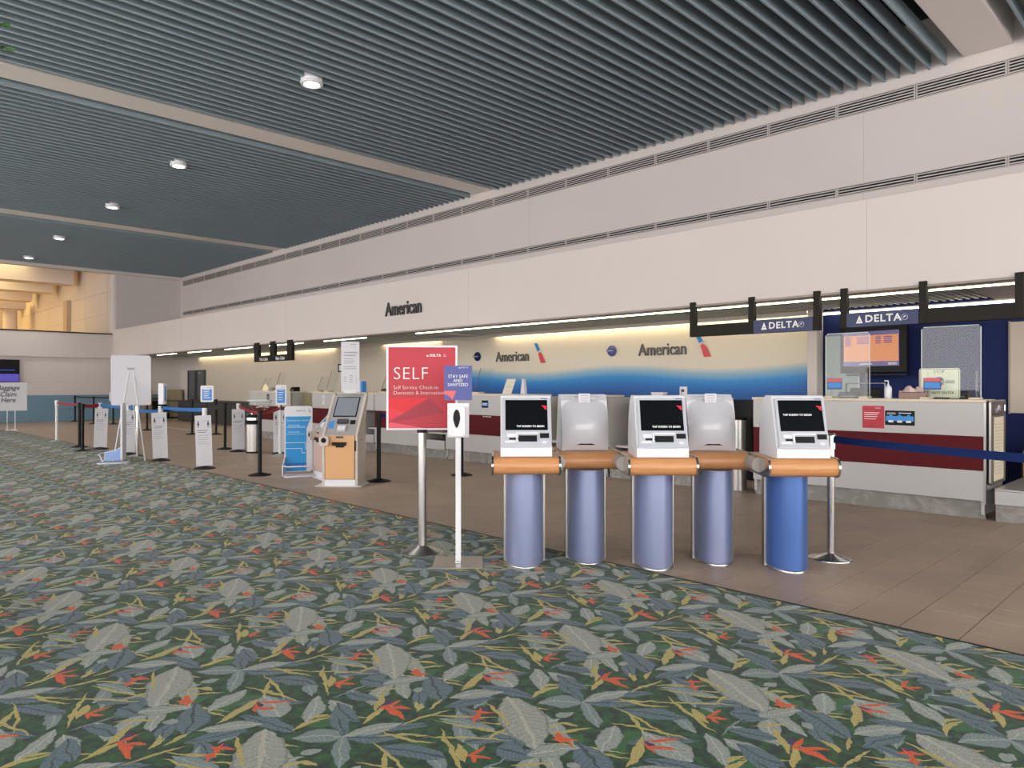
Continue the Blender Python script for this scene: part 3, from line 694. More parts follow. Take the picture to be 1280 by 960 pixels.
part('roundel', MB().lathe([(.008, 0), (.01, 0), (.01, .001), (.008, .001)], n=16), WHITEP, s_, loc=(.185, -.0225, 1.616)).rotation_euler = (PI / 2, 0, 0)

# ---------------- sanitiser stand
t = thing('sanitizer_stand', 'white hand sanitizer dispenser on a post with square steel foot plate', 'dispenser', (3.64, 4.28, 0), facing(-.68, -.735))
part('foot_plate', MB().box(-.19, .19, -.19, .19, 0, .012), STEEL, t, bevel=.003)
part('post', MB().box(-.021, .021, -.018, .018, .012, 1.0), WHITE, t, bevel=.004)
part('bolt', MB().lathe([(.03, .012), (.03, .02), (.02, .024)], n=12), STEEL, t)
b_ = part('backboard', MB().box(-.083, .083, -.026, -.018, .972, 1.235), WHITE, t, bevel=.003)
part('dispenser', MB().prism(place(rr(.12, .225, .02), -.005, 1.1), -.11, -.026, 'y'), WHITEP, t, bevel=.012, label='white dispenser housing with a black oval window')
part('window', MB().add([(-.008 + (.027 if math.sin(q) > 0 else .027) * math.cos(q) * (1 if math.sin(q) > 0 else 1 - .35 * abs(math.sin(q))), -.1115, 1.12 + .07 * math.sin(q)) for q in [k * PI / 14 for k in range(28)]], [tuple(range(28))]), BLACK, t)
part('lamp_dot', MB().lathe([(.003, 0), (.0001, .002)], n=8), BLACK, t, loc=(-.04, -.111, 1.02)).rotation_euler = (PI / 2, 0, 0)
q_ = part('sign_plate', MB().box(-.108, .106, -.03, -.024, 1.258, 1.523), PURB, t, label='violet-blue plate reading STAY SAFE AND SANITIZED')
for s, z in (('STAY SAFE', 1.44), ('AND', 1.408), ('SANITIZED', 1.376)):
    text(s, .034, WHITEP, q_, (-.002, -.0315, z), align='CENTER', bold=0, squeeze=.95)
widget(q_, .005, -.0315, 1.508, .012, WHITEP); text('DELTA', .016, WHITEP, q_, (.022, -.0315, 1.508), spacing=1.2)
part('print_triangle', MB().poly([(-.108, -.0306, 1.33), (-.015, -.0306, 1.33), (-.045, -.0306, 1.262), (-.075, -.0306, 1.295), (-.108, -.0306, 1.305)]), CORAL, q_)

# ---------------- belt posts
def post_parts(t, m, r=.03, h=.98, base=.17):
    part('base', disc_base(base, .04), m if m is not WHITEP else KCON, t)
    part('pole', MB().tube([(0, 0, .03), (0, 0, h)], r, 14), m, t)
    part('head', MB().lathe([(r * 1.25, h - .11), (r * 1.25, h - .005), (r * 1.05, h + .01), (.0001, h + .012)], n=16), m, t)
def stanchion(x, y, label, m, proto={}, h=.98):
    key = (m.name, h)
    if key in proto: return dup(proto[key], (x, y, 0), 0, label)
    t = thing('stanchion', label, 'belt post', (x, y, 0), 0, 'belt posts of the queue lanes')
    post_parts(t, m, h=h); proto[key] = t; return t
stanchion(5.85, 2.33, 'brushed steel belt post behind the rightmost kiosk, navy belt attached', CHROME)
stanchion(4.95, .1, 'steel belt post outside the right edge holding the navy belt end', CHROME)
stanchion(7.26, 8.46, 'black belt post behind the sanitizer stand on the tile floor', BLACKM)
stanchion(5.95, 8.75, 'black belt post just right of the apricot check-in machine', BLACKM)
stanchion(4.56, 20.49, 'white belt post farthest left, start of the dark red belt', WHITEP, h=1.0)
stanchion(4.50, 18.25, 'black belt post behind another black post at the red belt', BLACKM)
stanchion(4.28, 17.11, 'black belt post at the carpet edge between white post and leaning white panel', BLACKM)
stanchion(4.72, 15.1, 'silver belt post behind the white easel', CHROME, h=.98)
stanchion(7.62, 31.5, 'far black belt post against the blue wainscot, leftmost', BLACKM)
stanchion(7.59, 28.95, 'far black belt post in the middle of the back lane', BLACKM)
stanchion(8.04, 28.3, 'far black belt post with a thick white head beside it, right of the back lane', BLACKM)
stanchion(7.67, 23.67, 'black belt post behind the white panels, left end of the double black belts', BLACKM)
stanchion(7.94, 20.84, 'black belt post in the middle of the double black belts', BLACKM)
stanchion(8.42, 20.37, 'black belt post at the right end of the double black belts', BLACKM)
stanchion(6.6, 15.5, 'black belt post behind the steel bin', BLACKM)
def belt(p, q, z0, z1, m, label, sag=.015, h=.05, group='belts between the queue posts'):
    n = 8; V = []
    d = Vector((q[0] - p[0], q[1] - p[1])); nrm = Vector((-d.y, d.x)).normalized() * .0015
    for i in range(n + 1):
        k = i / n; x = p[0] + d.x * k; y = p[1] + d.y * k; z = z0 + (z1 - z0) * k - sag * 4 * k * (1 - k)
        V += [(x - nrm.x, y - nrm.y, z - h / 2), (x + nrm.x, y + nrm.y, z - h / 2), (x + nrm.x, y + nrm.y, z + h / 2), (x - nrm.x, y - nrm.y, z + h / 2)]
    F = [(4 * i + a, 4 * i + (a + 1) % 4, 4 * i + 4 + (a + 1) % 4, 4 * i + 4 + a) for i in range(n) for a in range(4)] + [(0, 1, 2, 3), (4 * n + 3, 4 * n + 2, 4 * n + 1, 4 * n)]
    tag(part('queue_belt', MB().add(V, F), m), label, 'belt', group)
def gap(p, q, r=.035):
    d = Vector((q[0] - p[0], q[1] - p[1])).normalized() * r
    return (p[0] + d.x, p[1] + d.y), (q[0] - d.x, q[1] - d.y)
def B(p, q, z, m, label, z1=None, **k):
    a, b = gap(p, q); belt(a, b, z, z1 if z1 else z, m, label, **k)
B((5.85, 2.33), (4.95, .1), .945, BELTN, 'navy belt crossing in front of the maroon counter stripe', h=.055)
B((4.56, 20.49), (4.5, 18.25), .95, BELTR, 'dark red belt from the white post to the first black post')
B((4.28, 17.11), (4.68, 17.38), .95, BELTR, 'short dark red belt beside the leaning white panel', h=.07)
B((4.68, 17.38), (4.72, 15.1), .95, BELTB, 'bright blue belt behind the easel, left length', h=.06)
B((4.72, 15.1), (4.75, 13.95), .9, BELTB, 'bright blue belt lowest, between silver post and white brochure post', h=.06)
B((4.75, 13.95), (4.82, 12.12), .97, BELTB, 'bright blue belt toward the blue square placard', h=.06)
B((7.62, 31.5), (7.59, 28.95), .95, BELTK, 'black belt of the back lane, left length')
B((7.59, 28.95), (8.04, 28.3), .95, BELTK, 'black belt of the back lane, short right length')
B((8.04, 28.3), (7.67, 23.67), .95, BELTK, 'black belt running from the back lane toward the counters')
B((7.67, 23.67), (8.42, 20.37), .95, BELTK, 'upper black belt of the doubled pair', sag=.03)
B((7.67, 23.67), (7.94, 20.84), .62, BELTK, 'lower black belt of the doubled pair', sag=.03)
B((7.94, 20.84), (6.6, 15.5), .72, BELTK, 'wide dark belt from the doubled pair toward the bin', h=.09, z1=.92)
B((5.06, 10.62), (6.56, 14.72), .94, BELTR, 'red belt from the bowl post to a floor sign behind', h=.05)
B((6.9, 13.55), (5.06, 10.62), .93, BELTR, 'red belt on the right of the bowl post', h=.05)
B((5.95, 8.75), (7.26, 8.46), .94, BELTN, 'navy belt behind the red poster')

# ---------------- floor signs strapped to belt posts
def lines(parent, x0, x1, z, y, m, n, dz, th=.006):
    mb = MB(); rg = random.Random(int(abs(z) * 1000) + n)
    for k in range(n): mb.box(x0, x1 - rg.uniform(0, .3) * (x1 - x0), y - .001, y, z - k * dz, z - k * dz + th)
    part('print_lines', mb, m, parent)
def floor_sign(x, y, label, tip='white', lean=0, top=None, turn=0):
    t = thing('floor_sign', label, 'sign', (x, y, 0), math.atan2(-x, y) * 1.0 + turn, 'white distancing signs on belt posts')
    post_parts(t, BLACKM)
    part('sleeve', MB().tube([(0, 0, .84), (0, 0, 1.0)], .04, 14), WHITEP, t)
    p = MB().box(-.125, .125, -.055, -.045, .05, .88)
    pn = part('sign_panel', p, PAPER, t, bevel=.002, label='white printed panel with two figures')
    if lean: pn.rotation_euler = (0, lean, 0)
    ic = MB()
    for s in (-1, 1):
        cx = s * .075
        ic.box(cx - .008, cx + .008, -.057, -.0555, .75, .79).box(cx - .016, cx + .016, -.057, -.0555, .72, .75).box(cx - .01, cx - .004, -.057, -.0555, .68, .72).box(cx + .004, cx + .01, -.057, -.0555, .68, .72)
    for k in range(5): ic.box(-.04 + k * .018, -.03 + k * .018, -.057, -.0555, .785, .79)
    part('pictogram', ic, INK, pn)
    lines(pn, -.09, .09, .63, -.0555, INK, 2, .03, .008); lines(pn, -.09, .08, .55, -.0555, KCON, 5, .035)
    return t
floor_sign(4.68, 17.38, 'white distancing sign leaning slightly, leftmost, beside the black post', lean=.035)
floor_sign(4.75, 13.95, 'white distancing sign under the narrow white brochure box', lean=-.03)
floor_sign(4.82, 12.12, 'white distancing sign under the blue square placard, nearest the carpet', lean=-.03)
floor_sign(6.56, 14.75, 'white distancing sign behind the steel bin', lean=.0)
floor_sign(6.9, 13.6, 'white distancing sign between steel bin and blue baggage poster')
floor_sign(4.72, 15.65, 'white distancing sign half hidden behind the white easel leg')
# placards and brochure boxes clipped on the posts
def placard(x, y, z, label, w_=.2, h=.27, turn=0, edge=False):
    t = thing('placard', label, 'sign', (x, y, z), math.atan2(-x, y) + turn, 'small framed placards above the posts')
    part('frame', MB().prism(rr(w_, h, .02), -.012, .012, 'y'), WHITE, t, bevel=.003)
    f = part('print', MB().box(-w_ * .36, w_ * .36, -.014, -.0125, -h * .4, h * .28), SKYP, t, label='blue printed sheet')
    lines(t, -w_ * .26, w_ * .26, h * .22, -.0145, WHITEP, 5, h * .12, .012)
    part('clip', MB().box(-.012, .012, -.01, .01, -h / 2 - .1, -h / 2), BLACKM, t)
    text('American', .02, GREYINK, t, (-.01, -.0135, h * .38))
placard(4.82, 12.02, 1.235, 'blue and white square placard above the nearest white floor sign')
placard(6.72, 13.2, 1.19, 'blue and white tall placard on the white post left of the baggage poster', w_=.2, h=.39)
stanchion(6.75, 13.3, 'white post under the tall blue placard', WHITEP, h=.98)
for x, y, lb, tn in ((4.71, 15.05, 'white narrow brochure box above the silver post behind the easel', .9), (4.75, 13.85, 'white narrow brochure box with orange edge, right of the easel', 1.1)):
    t = thing('brochure_box', lb, 'brochure holder', (x, y, 1.03), math.atan2(-x, y) + tn, 'narrow boxes on the posts')
    part('box', MB().box(-.06, .06, -.05, .05, 0, .38), WHITE, t, bevel=.006)
    part('print', MB().box(-.025, .025, -.053, -.05, .06, .33), SKYP, t)
    part('bracket', MB().box(-.01, .01, -.01, .01, -.06, 0), BLACK, t)

# ---------------- white easel board seen from behind, with bag sizer next to it
t = thing('easel', 'white board on a white tripod easel seen from behind', 'easel', (4.43, 14.52, 0), math.atan2(-4.35, 14.6) + PI - .1)
bd = MB().prism(place(rr(.66, .92, .04), 0, 1.42), .0, .02, 'y'); o = part('board', bd, PAPER, t)
o.rotation_euler = (-.06, 0, 0); o.location = (-.0, -.06, .05)
part('leg', MB().tube([(.03, .04, 1.68), (.27, .22, 0)], .012, 8), WHITEP, t)
part('leg', MB().tube([(-.03, .04, 1.68), (-.25, .3, 0)], .012, 8), WHITEP, t)
part('leg', MB().tube([(0, -.1, 1.66), (-.05, -.55, 0)], .012, 8), WHITEP, t)
part('hinge', MB().box(-.06, .06, .0, .06, 1.66, 1.7), KCON, t)
part('brace', MB().tube([(.185, .155, .6), (-.175, .21, .6)], .008, 6), WHITEP, t)

def bag_sizer(x, y, rz, label, front=True):
    t = thing('bag_sizer', label, 'baggage sizer', (x, y, 0), rz, 'two carry-on baggage sizer stands')
    W, Hh = .46, 1.2
    part('board', MB().prism(place(rr(W, Hh - .06, .05), 0, .63), 0, .035, 'y'), WHITE, t, bevel=.004)
    bl = [(-W / 2 + .02, .07), (W / 2 - .1, .07), (W / 2 - .1, .8), (W / 2 - .02, 1.02), (-W / 2 + .02, 1.02)]
    f = part('print', MB().prism(bl, -.003, 0, 'y'), AZURE, t, label='bright azure poster print')
    part('print_band', MB().box(-W / 2 + .02, W / 2 - .1, -.004, -.003, .17, .21), AZURED, f)
    for s, z, sz in (('Carry-on or check?', .95, .045), ('Carry-on bag', .87, .034), ('Personal item', .75, .034)): text(s, sz, WHITEP, f, (-.19 if sz > .04 else -.17, -.005, z))
    ol = MB()
    for (a, b, c, d_) in ((-.19, .12, .845, .85), (-.19, .12, .825, .83), (-.19, .12, .71, .715), (-.21, .12, .56, .568), (.112, .12, .44, .56), (-.21, .06, .46, .468), (.052, .06, .38, .46), (.052, .12, .38, .388)): ol.box(a, b, -.005, -.003, c, d_)
    part('outline', ol, WHITEP, f)
    text('American', .042, GREYINK, t, (-.04, -.003, 1.12)); flag(t, .155, -.003, 1.12, .06)
    # tubular basket
    part('basket_rail', MB().tube([(-.21, 0, .34), (-.25, -.15, .24), (-.27, -.34, .2), (-.2, -.4, .19), (.12, -.4, .19), (.2, -.36, .18), (.24, -.3, .06)], .012, 8), WHITE, t)
    part('basket_rail', MB().tube([(-.27, -.34, .2), (-.27, -.36, .04), (-.22, -.4, .02), (.2, -.4, .02), (.26, -.3, .02), (.24, 0, .02)], .012, 8), WHITE, t)
    part('basket_side', MB().add([(-.22, 0, .03), (-.265, -.35, .03), (-.265, -.35, .19), (-.24, -.14, .25), (-.21, 0, .32), (-.222, 0, .03), (-.267, -.35, .03), (-.267, -.35, .19), (-.242, -.14, .25), (-.212, 0, .32)],
         [(0, 1, 2, 3, 4), (9, 8, 7, 6, 5), (0, 5, 6, 1), (1, 6, 7, 2), (2, 7, 8, 3), (3, 8, 9, 4), (4, 9, 5, 0)]), mat('pale_blue_panel', (150, 176, 220), .5), t)
    part('foot_plate', MB().box(-.24, .24, -.38, .1, 0, .012), WHITE, t)
    t.scale = (.9, .9, .88)
    return t
def flag(parent, x, y, z, h, name='flag_emblem'):     # slanted blue-white-red emblem
    k = h
    part(name, MB().prism([(x, z + .5 * k), (x + .2 * k, z + .5 * k), (x + .42 * k, z + .12 * k), (x + .22 * k, z + .08 * k)], y - .004, y, 'y'), mat('emblem_blue', (0, 110, 190), .4), parent)
    part(name, MB().prism([(x + .22 * k, z + .06 * k), (x + .42 * k, z + .1 * k), (x + .55 * k, z + .1 * k), (x + .5 * k, z + .18 * k), (x + .36 * k, z + .14 * k)], y - .005, y, 'y'), mat('emblem_grey', (190, 196, 204), .4), parent)
    part(name, MB().prism([(x + .28 * k, z - .02 * k), (x + .4 * k, z + .06 * k), (x + .56 * k, z - .1 * k), (x + .78 * k, z - .5 * k), (x + .45 * k, z - .5 * k)], y - .004, y, 'y'), mat('emblem_red', (196, 28, 40), .4), parent)
bag_sizer(5.50, 10.24, math.atan2(-5.3, 9.98) + .05, 'azure baggage sizer stand facing the hall, left of the check-in machines')
bag_sizer(4.13, 14.02, math.atan2(-4.2, 14.25) - 1.72, 'white baggage sizer stand turned edge-on beside the easel')

# ---------------- two floor-standing check-in machines
def machine(x, y, rz, label, door=None):
    t = thing('check_in_machine', label, 'kiosk', (x, y, 0), rz, 'pair of floor-standing check-in machines')
    W = .21
    side = [(-.3, .0), (-.3, .70), (.24, 1.255), (.31, 1.27), (.31, 1.2), (.16, .92), (.16, 0)]
    for s in (-1, 1): part('side_panel', MB().prism([(p[0], p[1]) for p in side], s * W, s * (W + .035), 'x'), KSIDE, t, bevel=.004)
    core = [(-.285, .08), (-.285, .695), (.23, 1.235), (.3, 1.24), (.15, .92), (.15, .08)]
    part('console', MB().prism(core, -W, W, 'x'), KCON, t)
    part('front_door', MB().box(-W + .01, W - .01, -.31, -.285, .1, .69), door or ORPANEL, t, bevel=.004, label='apricot front door with its pinkish reflection painted in' if door else 'apricot front door')
    part('plinth', MB().box(-W, W + .01, -.3, .15, 0, .09), WHITE, t, bevel=.004)
    part('floor_plate', MB().box(-W - .12, W + .1, -.36, .2, 0, .006), WHITE, t)
    a = math.atan2(.54, .515); L0 = Vector((0, -.285, .695)); d = Vector((0, .515, .54)).normalized(); n_ = Vector((0, -d.z, d.y))
    def fb(x0, x1, t0, t1, h0, h1):
        P = [L0 + Vector((xx, 0, 0)) + d * tt + n_ * hh for hh in (h0, h1) for xx, tt in ((x0, t0), (x1, t0), (x1, t1), (x0, t1))]
        return MB().add(P, [(0, 3, 2, 1), (4, 5, 6, 7), (0, 1, 5, 4), (1, 2, 6, 5), (2, 3, 7, 6), (3, 0, 4, 7)])
    part('screen_frame', fb(-.165, .165, .33, .7, 0, .008), BLACK, t)
    part('screen', fb(-.15, .15, .345, .685, .008, .011), mat('pale_lit_screen', (136, 144, 152), .15), t, label='grey-blue touch screen')
    part('passport_reader', fb(-.08, .07, .2, .27, 0, .03), mat('graphite_plastic', (60, 62, 66), .4), t, bevel=.003)
    part('scanner', fb(.1, .17, .19, .26, 0, .02), BLACK, t, bevel=.01)
    part('blue_sticker', fb(-.19, -.12, .12, .25, 0, .002), SKYP, t)
    part('keypad', fb(-.05, .06, .06, .14, 0, .04), WHITE, t, bevel=.003)
    part('ticket_slot', MB().box(-.1, .09, -.335, -.305, .555, .6), BLACK, t, bevel=.004)
    part('ticket_slot', MB().box(-.05, .06, -.325, -.305, .53, .552), BLACK, t)
    part('receipt_slot', MB().box(-.05, .05, -.32, -.305, .655, .68), mat('graphite_plastic', (60, 62, 66)), t)
    part('card_reader', MB().prism(place(rr(.13, .13, .03), -.2, .62), -.38, -.3, 'y'), KSIDE, t, bevel=.01)
    part('card_window', MB().lathe([(.0001, .004), (.035, .002), (.036, 0)], n=14), BLACK, t, loc=(-.2, -.382, .63)).rotation_euler = (PI / 2, 0, 0)
    part('hinge_block', MB().box(W - .005, W + .012, -.312, -.29, .48, .62), BLACK, t)
    part('knob', MB().lathe([(.0001, 0), (.012, .002), (.012, .01)], n=10), BLACK, t, loc=(W + .037, -.1, .62))
    return t
machine(5.50, 8.90, facing(-.70, -.66), 'apricot-fronted check-in machine, nearer of the pair, tall paper sign on top')
machine(5.84, 9.66, facing(-.98, .2), 'check-in machine behind the nearer one, turned to the left with a pinkish reflection painted on its door', mat('pinkish_reflection_panel', (190, 162, 150), .5))  # pinkish reflection on the apricot door is put into its colour
t = thing('paper_sign', 'tall white notice standing on top of the nearer check-in machine', 'sign', (5.70, 9.10, 1.262), facing(-.52, -.855))
pb = part('sheet', MB().box(-.128, .128, -.004, .004, .02, .74), PAPER, t)
part('clip', MB().box(-.09, .09, -.012, .012, 0, .05), WHITE, t)
text('Your well-being', .028, INK, pb, (-.09, -.006, .585)); text('is our priority', .028, INK, pb, (-.09, -.006, .545))
text('American', .022, GREYINK, pb, (-.0, -.006, .7)); lines(pb, -.1, .1, .665, -.0045, KCON, 1, .1, .002)
lines(pb, -.09, .09, .49, -.0045, INK, 3, .03, .005); lines(pb, -.09, .09, .38, -.0045, INK, 2, .03, .005)
lines(pb, -.09, -.05, .23, -.0045, INK, 3, .03, .005); lines(pb, -.01, .04, .25, -.0045, INK, 4, .03, .005); lines(pb, .08, .095, .24, -.0045, INK, 4, .03, .006)

# ---------------- bowl on black post, steel bin
t = thing('bowl_stand', 'clear bowl on a black post at the carpet edge', 'stand', (5.06, 10.62, 0), 0)
post_parts(t, BLACKM, h=.97)
bw = part('bowl', MB().lathe([(.02, .99), (.1, 1.0), (.16, 1.06), (.18, 1.14), (.172, 1.14), (.152, 1.065), (.095, 1.01), (.02, 1.0)], n=28), GLASS, t, label='clear round bowl')
part('bowl_rim', MB().lathe([(.176, 1.135), (.184, 1.135), (.184, 1.15), (.176, 1.15)], n=28), PAPER, t)
wr_ = MB(); rg = random.Random(3)
for k in range(26):
    a, r = rg.uniform(0, 6.28), rg.uniform(0, .12); z = 1.03 + rg.uniform(0, .06)
    wr_.box(r * math.cos(a) - .018, r * math.cos(a) + .018, r * math.sin(a) - .012, r * math.sin(a) + .012, z, z + .012)
part('wrapped_items', wr_, mat('pale_wrapper', (206, 196, 194), .4), t, kind='stuff')
t = thing('steel_bin', 'round brushed steel bin with black lid band, behind the bowl post', 'bin', (6.68, 14.3, 0), 0)
part('drum', MB().lathe([(.15, .03), (.15, .58)], n=28), STEEL, t)
part('foot_ring', MB().lathe([(.155, 0), (.155, .03), (.14, .03)], n=28), BLACK, t)
part('lid_band', MB().lathe([(.156, .58), (.156, .66), (.12, .665)], n=28), BLACK, t)
part('top_band', MB().lathe([(.15, .72), (.155, .72), (.155, .77), (.15, .77)], n=28), BLACK, t)
part('dome', MB().lathe([(.145, .665), (.145, .74), (.12, .8), (.0001, .82)], n=28), CHROME, t)

# ---------------- check-in counters, local x from far end to near end, -y toward the hall
CX = 8.62
CTR = {}
def counter(ya, yb, label, text_end=False):
    L_ = yb - ya
    t = thing('check_in_counter', label, 'counter', (CX, yb, 0), RW, 'check-in counters with a maroon stripe')
    part('kick_plate', MB().box(0, L_, .06, .1, 0, .19), STONE, t, label='grey marble kick plate')
    part('lower_panel', MB().box(0, L_, 0, .03, .19, .497), CTRW, t, bevel=.002)
    part('stripe_panel', MB().box(0, L_, .004, .03, .5, .848), MAROON, t, label='dark maroon stripe panel', bevel=.002)
    part('upper_panel', MB().box(0, L_, 0, .03, .85, 1.195), CTRW, t, bevel=.002)
    part('counter_top', MB().box(-.01, L_ + .01, -.02, .45, 1.195, 1.225), CREAM, t, bevel=.004)
    part('carcass', MB().box(0, .03, .03, .8, .05, 1.19).box(L_ - .03, L_, .03, .8, .05, 1.19).box(.03, L_ - .03, .4, .43, .05, 1.19), CTRW, t)
    part('work_shelf', MB().box(.03, L_ - .03, .43, .85, .9, .93), TAN, t)
    part('corner_trim', MB().box(L_, L_ + .02, -.004, .03, .16, 1.2), STEEL, t)
    CTR[round(yb, 2)] = t; return t
segs = [(1.9, 4.4, 'nearest maroon-striped counter with acrylic shields and a red notice, under the airline signs'),
        (5.1, 6.2, 'short counter hidden mostly behind the fourth kiosk'),
        (6.75, 7.6, 'short counter behind the second kiosk from the left of the row'),
        (8.25, 10.5, 'counter with maroon stripe and blue sticker, right of the red poster'),
        (11.3, 12.83, 'counter with maroon stripe between red poster and black belt post'),
        (13.4, 15.4, 'counter behind the tall paper sign of the check-in machines'),
        (16.45, 18.69, 'farthest counter with maroon stripe, behind the bowl stand')]
for a, b, l in segs: counter(a, b, l)
def well(ya, yb, label, up=False, scale=True, tan=True):
    L_ = yb - ya
    t = thing('baggage_well', label, 'baggage scale', (CX, yb, 0), RW, 'bag drop openings between the counters')
    part('back_panel', MB().box(0.035, L_ - .035, .55, .58, 0, 1.15), TAN if tan else DKBROWN, t)
    part('scale_bed', MB().box(.035, L_ - .035, .02, .55, .24, .33), STEEL, t, bevel=.006)
    part('bed_front', MB().box(.035, L_ - .035, 0.0, .02, .17, .34), CTRW, t)
    part('kick_plate', MB().box(.035, L_ - .035, .06, .1, 0, .17), STONE, t)
    part('shelf', MB().box(.035, L_ - .035, .2, .55, .44, .47), PANELW, t)
    if up:
        part('upper_panel', MB().box(.03, L_ - .03, 0, .03, .85, 1.195), CTRW, t)
        part('counter_top', MB().box(.026, L_ - .034, -.02, .45, 1.195, 1.225), CREAM, t)
    return t
well(6.2, 6.75, 'bag drop opening between the middle kiosk and the second kiosk')
well(7.6, 8.25, 'tan bag drop opening between the two leftmost kiosks')
well(10.5, 11.3, 'bag drop opening under the lower right of the red poster', up=True, tan=False)
well(12.83, 13.4, 'bag drop opening right beside the apricot check-in machine', up=True, tan=False)
t = thing('gap_backing', 'open khaki passage panel between the two farthest counters', 'panel', (CX + .3, 16.41, 0), RW)
part('panel', MB().box(0, .96, 0, .03, .1, 1.18), KHAKI, t); part('foot', MB().box(0, .05, 0, .03, 0, .1).box(.91, .96, 0, .03, 0, .1), BLACK, t)
t = thing('gap_backing', 'black sheet standing in for the dark of the open gap between the fourth kiosk and the nearest counter', 'panel', (CX + .5, 5.06, 0), RW)
part('panel', MB().box(0, .62, 0, .03, .1, 1.18), BLACK, t); part('foot', MB().box(0, .05, 0, .03, 0, .1).box(.57, .62, 0, .03, 0, .1), BLACK, t)  # black sheet stands in for the darkness inside this open gap
t = thing('waste_bin', 'small steel bin in the dark gap beside the rightmost kiosk', 'bin', (8.85, 4.72, 0))
part('drum', MB().lathe([(.1, 0), (.1, .92)], n=24), STEEL, t); part('rim', MB().lathe([(.104, .92), (.104, .95), (.08, .95)], n=24), BLACK, t)

# near-end bag scale and framed notice
t = thing('bag_scale', 'low steel baggage scale platform at the right edge', 'baggage scale', (CX - .02, 1.8, 0), RW)
part('kick_plate', MB().box(0, 2.2, .04, .1, 0, .17), STONE, t); part('front_panel', MB().box(0, 2.2, 0, .04, .175, .31), CTRW, t, bevel=.003)
part('bed', MB().box(0, 2.2, .0, 1.3, .31, .335), STEEL, t, bevel=.004); part('side_panel', MB().box(0, 2.2, 1.3, 1.33, 0, .62), KHAKI, t)
t = thing('framed_notice', 'upright steel-framed notice with cream text sheet at the counter end', 'notice', (CX + .02, 1.845, .345), RW + PI / 2 - .0)
# local x now runs along world +x ; -y faces the camera side
f_ = part('frame', MB().prism(place(rr(.62, .87, .03), .34, .44), 0, .02, 'y'), STEEL, t, bevel=.003)
part('sheet', MB().box(.14, .54, -.004, 0, .04, .7), mat('cream_paper', (216, 204, 178), .7), t, label='cream printed sheet')
lines(t, .18, .5, .62, -.0042, KCON, 16, .034, .006)
part('dark_header', MB().box(.05, .62, -.003, 0, .72, .86), mat('dark_plum', (58, 46, 50), .3), t)
part('label', MB().box(.3, .36, -.005, -.003, .77, .82), PAPER, t)
part('glass_clip', MB().tube([(.12, -.03, .74), (.12, -.03, .8)], .02, 8), GLASS, t)
part('glass_clip', MB().tube([(.5, -.02, .76), (.5, -.02, .82)], .012, 8), CHROME, t)

# notices stuck on the counters
t0 = CTR[4.4]
def on_counter(yb, y, z0, z1, w_, name, m, label, cat='notice'):
    t = thing(name, label, cat, (CX - .001, y, z0), RW); p = part('sheet', MB().box(0, w_, -.003, 0, 0, z1 - z0), m, t); return t, p
t, p = on_counter(4.4, 3.08, .893, 1.143, .23, 'red_notice', REDP, 'red notice sheet taped on the nearest counter front')
lines(p, .02, .2, .17, -.0035, WHITEP, 3, .022, .007); lines(p, .02, .17, .1, -.0035, WHITEP, 1, .03, .006)
text('DELTA', .018, WHITEP, p, (.14, -.0045, .225)); part('print_triangle', MB().poly([(.03, -.0034, .01), (.1, -.0034, .01), (.15, -.0034, .06)]), REDD, p)
t, p = on_counter(4.4, 2.84, .935, 1.095, .3, 'blue_notice', BLACK, 'black and blue pictogram notice right of the red one')
part('print_band', MB().box(.01, .29, -.0036, -.003, .045, .1), SKYP, p)
for k in range(3):
    part('pictogram', MB().poly([(.06 + k * .09 + .018 * math.cos(q), -.0038, .098 + .018 * math.sin(q)) for q in [j * PI / 6 for j in range(12)]]), AZURE, p)
    part('pictogram', MB().box(.035 + k * .09, .085 + k * .09, -.004, -.0036, .03, .052), WHITEP, p)
lines(p, .02, .12, .132, -.0036, WHITEP, 2, .012, .004); lines(p, .14, .28, .13, -.0036, WHITEP, 1, .01, .008)
t, p = on_counter(10.5, 9.5, .98, 1.11, .17, 'blue_sticker', BLACK, 'small black and blue sticker on the counter left of the row of kiosks')
part('print_band', MB().box(.01, .16, -.0036, -.003, .035, .09), SKYP, p); lines(p, .02, .15, .07, -.004, WHITEP, 2, .02, .008)
text('WE APPLAUD', .035, WHITEP, t, (.03, -.003, -.155))
t, p = on_counter(18.69, 17.7, .98, 1.15, .14, 'dark_sticker', BLACK, 'small dark sticker on the farthest counter')
lines(p, .02, .12, .12, -.004, WHITEP, 3, .035, .008)
t, p = on_counter(15.4, 14.95, .93, 1.15, .11, 'white_notice', PAPER, 'small white notice on the counter behind the check-in machines')
lines(p, .02, .09, .17, -.004, KCON, 4, .03, .008)

